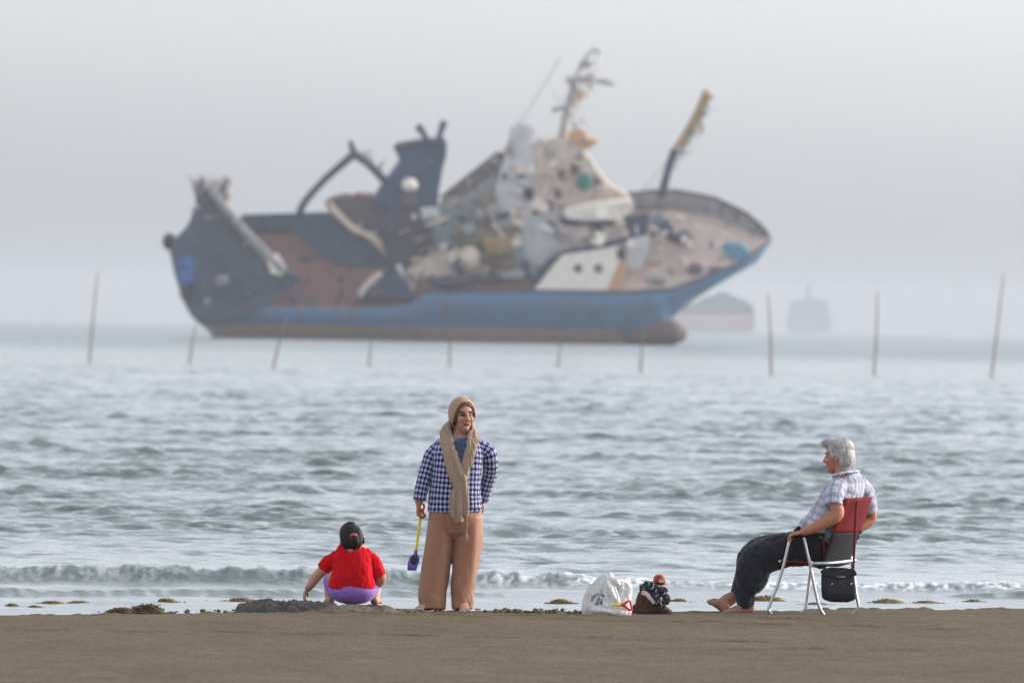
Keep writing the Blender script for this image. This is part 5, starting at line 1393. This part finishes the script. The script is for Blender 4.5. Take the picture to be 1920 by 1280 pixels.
fk.loft(mb, [(1204, 1102, -8), (1216, 1099, -12), (1228, 1106, -15), (1240, 1117, -16), (1250, 1128, -14)], [(8, 6), (10, 8), (12, 8), (13, 8), (9, 6)], ref=(.6, 0, .8), n=18)
fk.loft(mb, [(1212, 1098, 2), (1232, 1104, 8), (1248, 1108, 4)], [(7, 8), (8, 9), (6, 6)], ref=(0, 0, 1), n=16)
fk.loft(mb, [(1226, 1110, -14), (1238, 1126, -18), (1243, 1136, -16)], [(10, 5), (11, 5), (6, 4)], ref=(1, 0, 0), n=14)
me = remesh(mb, .004, 3); folds(me, .014, (17, 17, 17), 81, 3); folds(me, .006, (34, 34, 34), 82, 2, ridge=True)
ko = link('patterned_cloth', me, m_pcl, None, True, False); ko.location = fk.root; tag(ko, 'black cloth with small white pattern crumpled on top of the brown boot', 'cloth')
mb = MB(); fk.loft(mb, [(1204, 1110, -17), (1212, 1113, -21), (1219, 1121, -23), (1226, 1130, -22)], [(4.5, 1.6), (4.5, 1.6), (3.6, 1.6), (3.0, 1.4)], ref=(.7, 0, .7), n=10); mb.build('pink_trim', mat('pale_pink_cloth', lin(206, 178, 184), .85, 60, .1, .1), ko)
fb2 = Fig(1236, 1112, ground_y(1219, 1151) + .10); bt_ = empty('toy_figure_standin', fb2.root, 'small stand-in for a helmeted toy figure with domed red cap and yellow spout standing behind the patterned cloth', 'toy figure')  # bottle-shaped stand-in for a red-helmeted toy figure
m_rcap = mat('dull_red_plastic', lin(156, 44, 44), .45, 40, .15, .05)
mb = MB(); fb2.loft(mb, [(1237, 1150, 0), (1237, 1120, 0), (1238, 1106, 0), (1237, 1095, 0)], [9, 9, 9, 8.6], n=20, ch=.2); mb.build('figure_body', mat('coral_plastic', lin(206, 96, 84), .5, 30, .2, .05), bt_)
mb = MB(); fb2.loft(mb, [(1236, 1094, 0), (1236, 1088, 0), (1236, 1081, 0), (1236, 1078.5, 0)], [11, 11.4, 10, 7], n=22, ch=.4); mb.build('cap', m_rcap, bt_)
mb = MB(); fb2.loft(mb, [(1236, 1094.5, 0), (1236, 1091, 0)], [11.2, 11.7], n=22, ch=.1); mb.build('cap_band', mat('dark_plastic', lin(46, 34, 36), .5, 30, .2, 0), bt_)
mb = MB(); mb.box(fb2.p(1240.5, 1088.5, -10), (.042, .03, .022)); mb.box(fb2.p(1246, 1085, -8), (.012, .02, .014)); mb.build('visor', mat('pale_yellow_plastic', lin(220, 190, 112), .5, 30, .1, 0), bt_, False)
mb = MB(); mb.ell(fb2.p(1228, 1086.5, -8.6), (.011, .006, .014)); mb.build('cap_button', mat('orange_plastic', lin(196, 84, 60), .5, 30, .1, 0), bt_)
# ------------------------------------------------------------------ camera
cam = bpy.data.cameras.new('camera'); co = bpy.data.objects.new('camera', cam); col.objects.link(co)
cam.sensor_width = 36; cam.lens = F / 1920 * 36
cam.clip_start = 1; cam.clip_end = 60000
co.location = (0, 0, H)
M = Matrix.Rotation(R(90) - math.atan(DV / F), 4, 'X') @ Matrix.Rotation(ROLL, 4, 'Z')
co.matrix_world = Matrix.Translation((0, 0, H)) @ M
cam.dof.use_dof = True; cam.dof.focus_distance = 80.3; cam.dof.aperture_fstop = 5.7; cam.dof.aperture_blades = 9
sc.camera = co
vs = sc.view_settings; vs.view_transform = 'Standard'; vs.look = 'None'; vs.exposure = 1.17; vs.gamma = 1; vs.use_curve_mapping = False
sc.cycles.use_denoising = True
sc.cycles.denoiser = 'OPENIMAGEDENOISE'
sc.cycles.max_bounces = 6; sc.cycles.volume_bounces = 1
sc.cycles.sample_clamp_indirect = 6
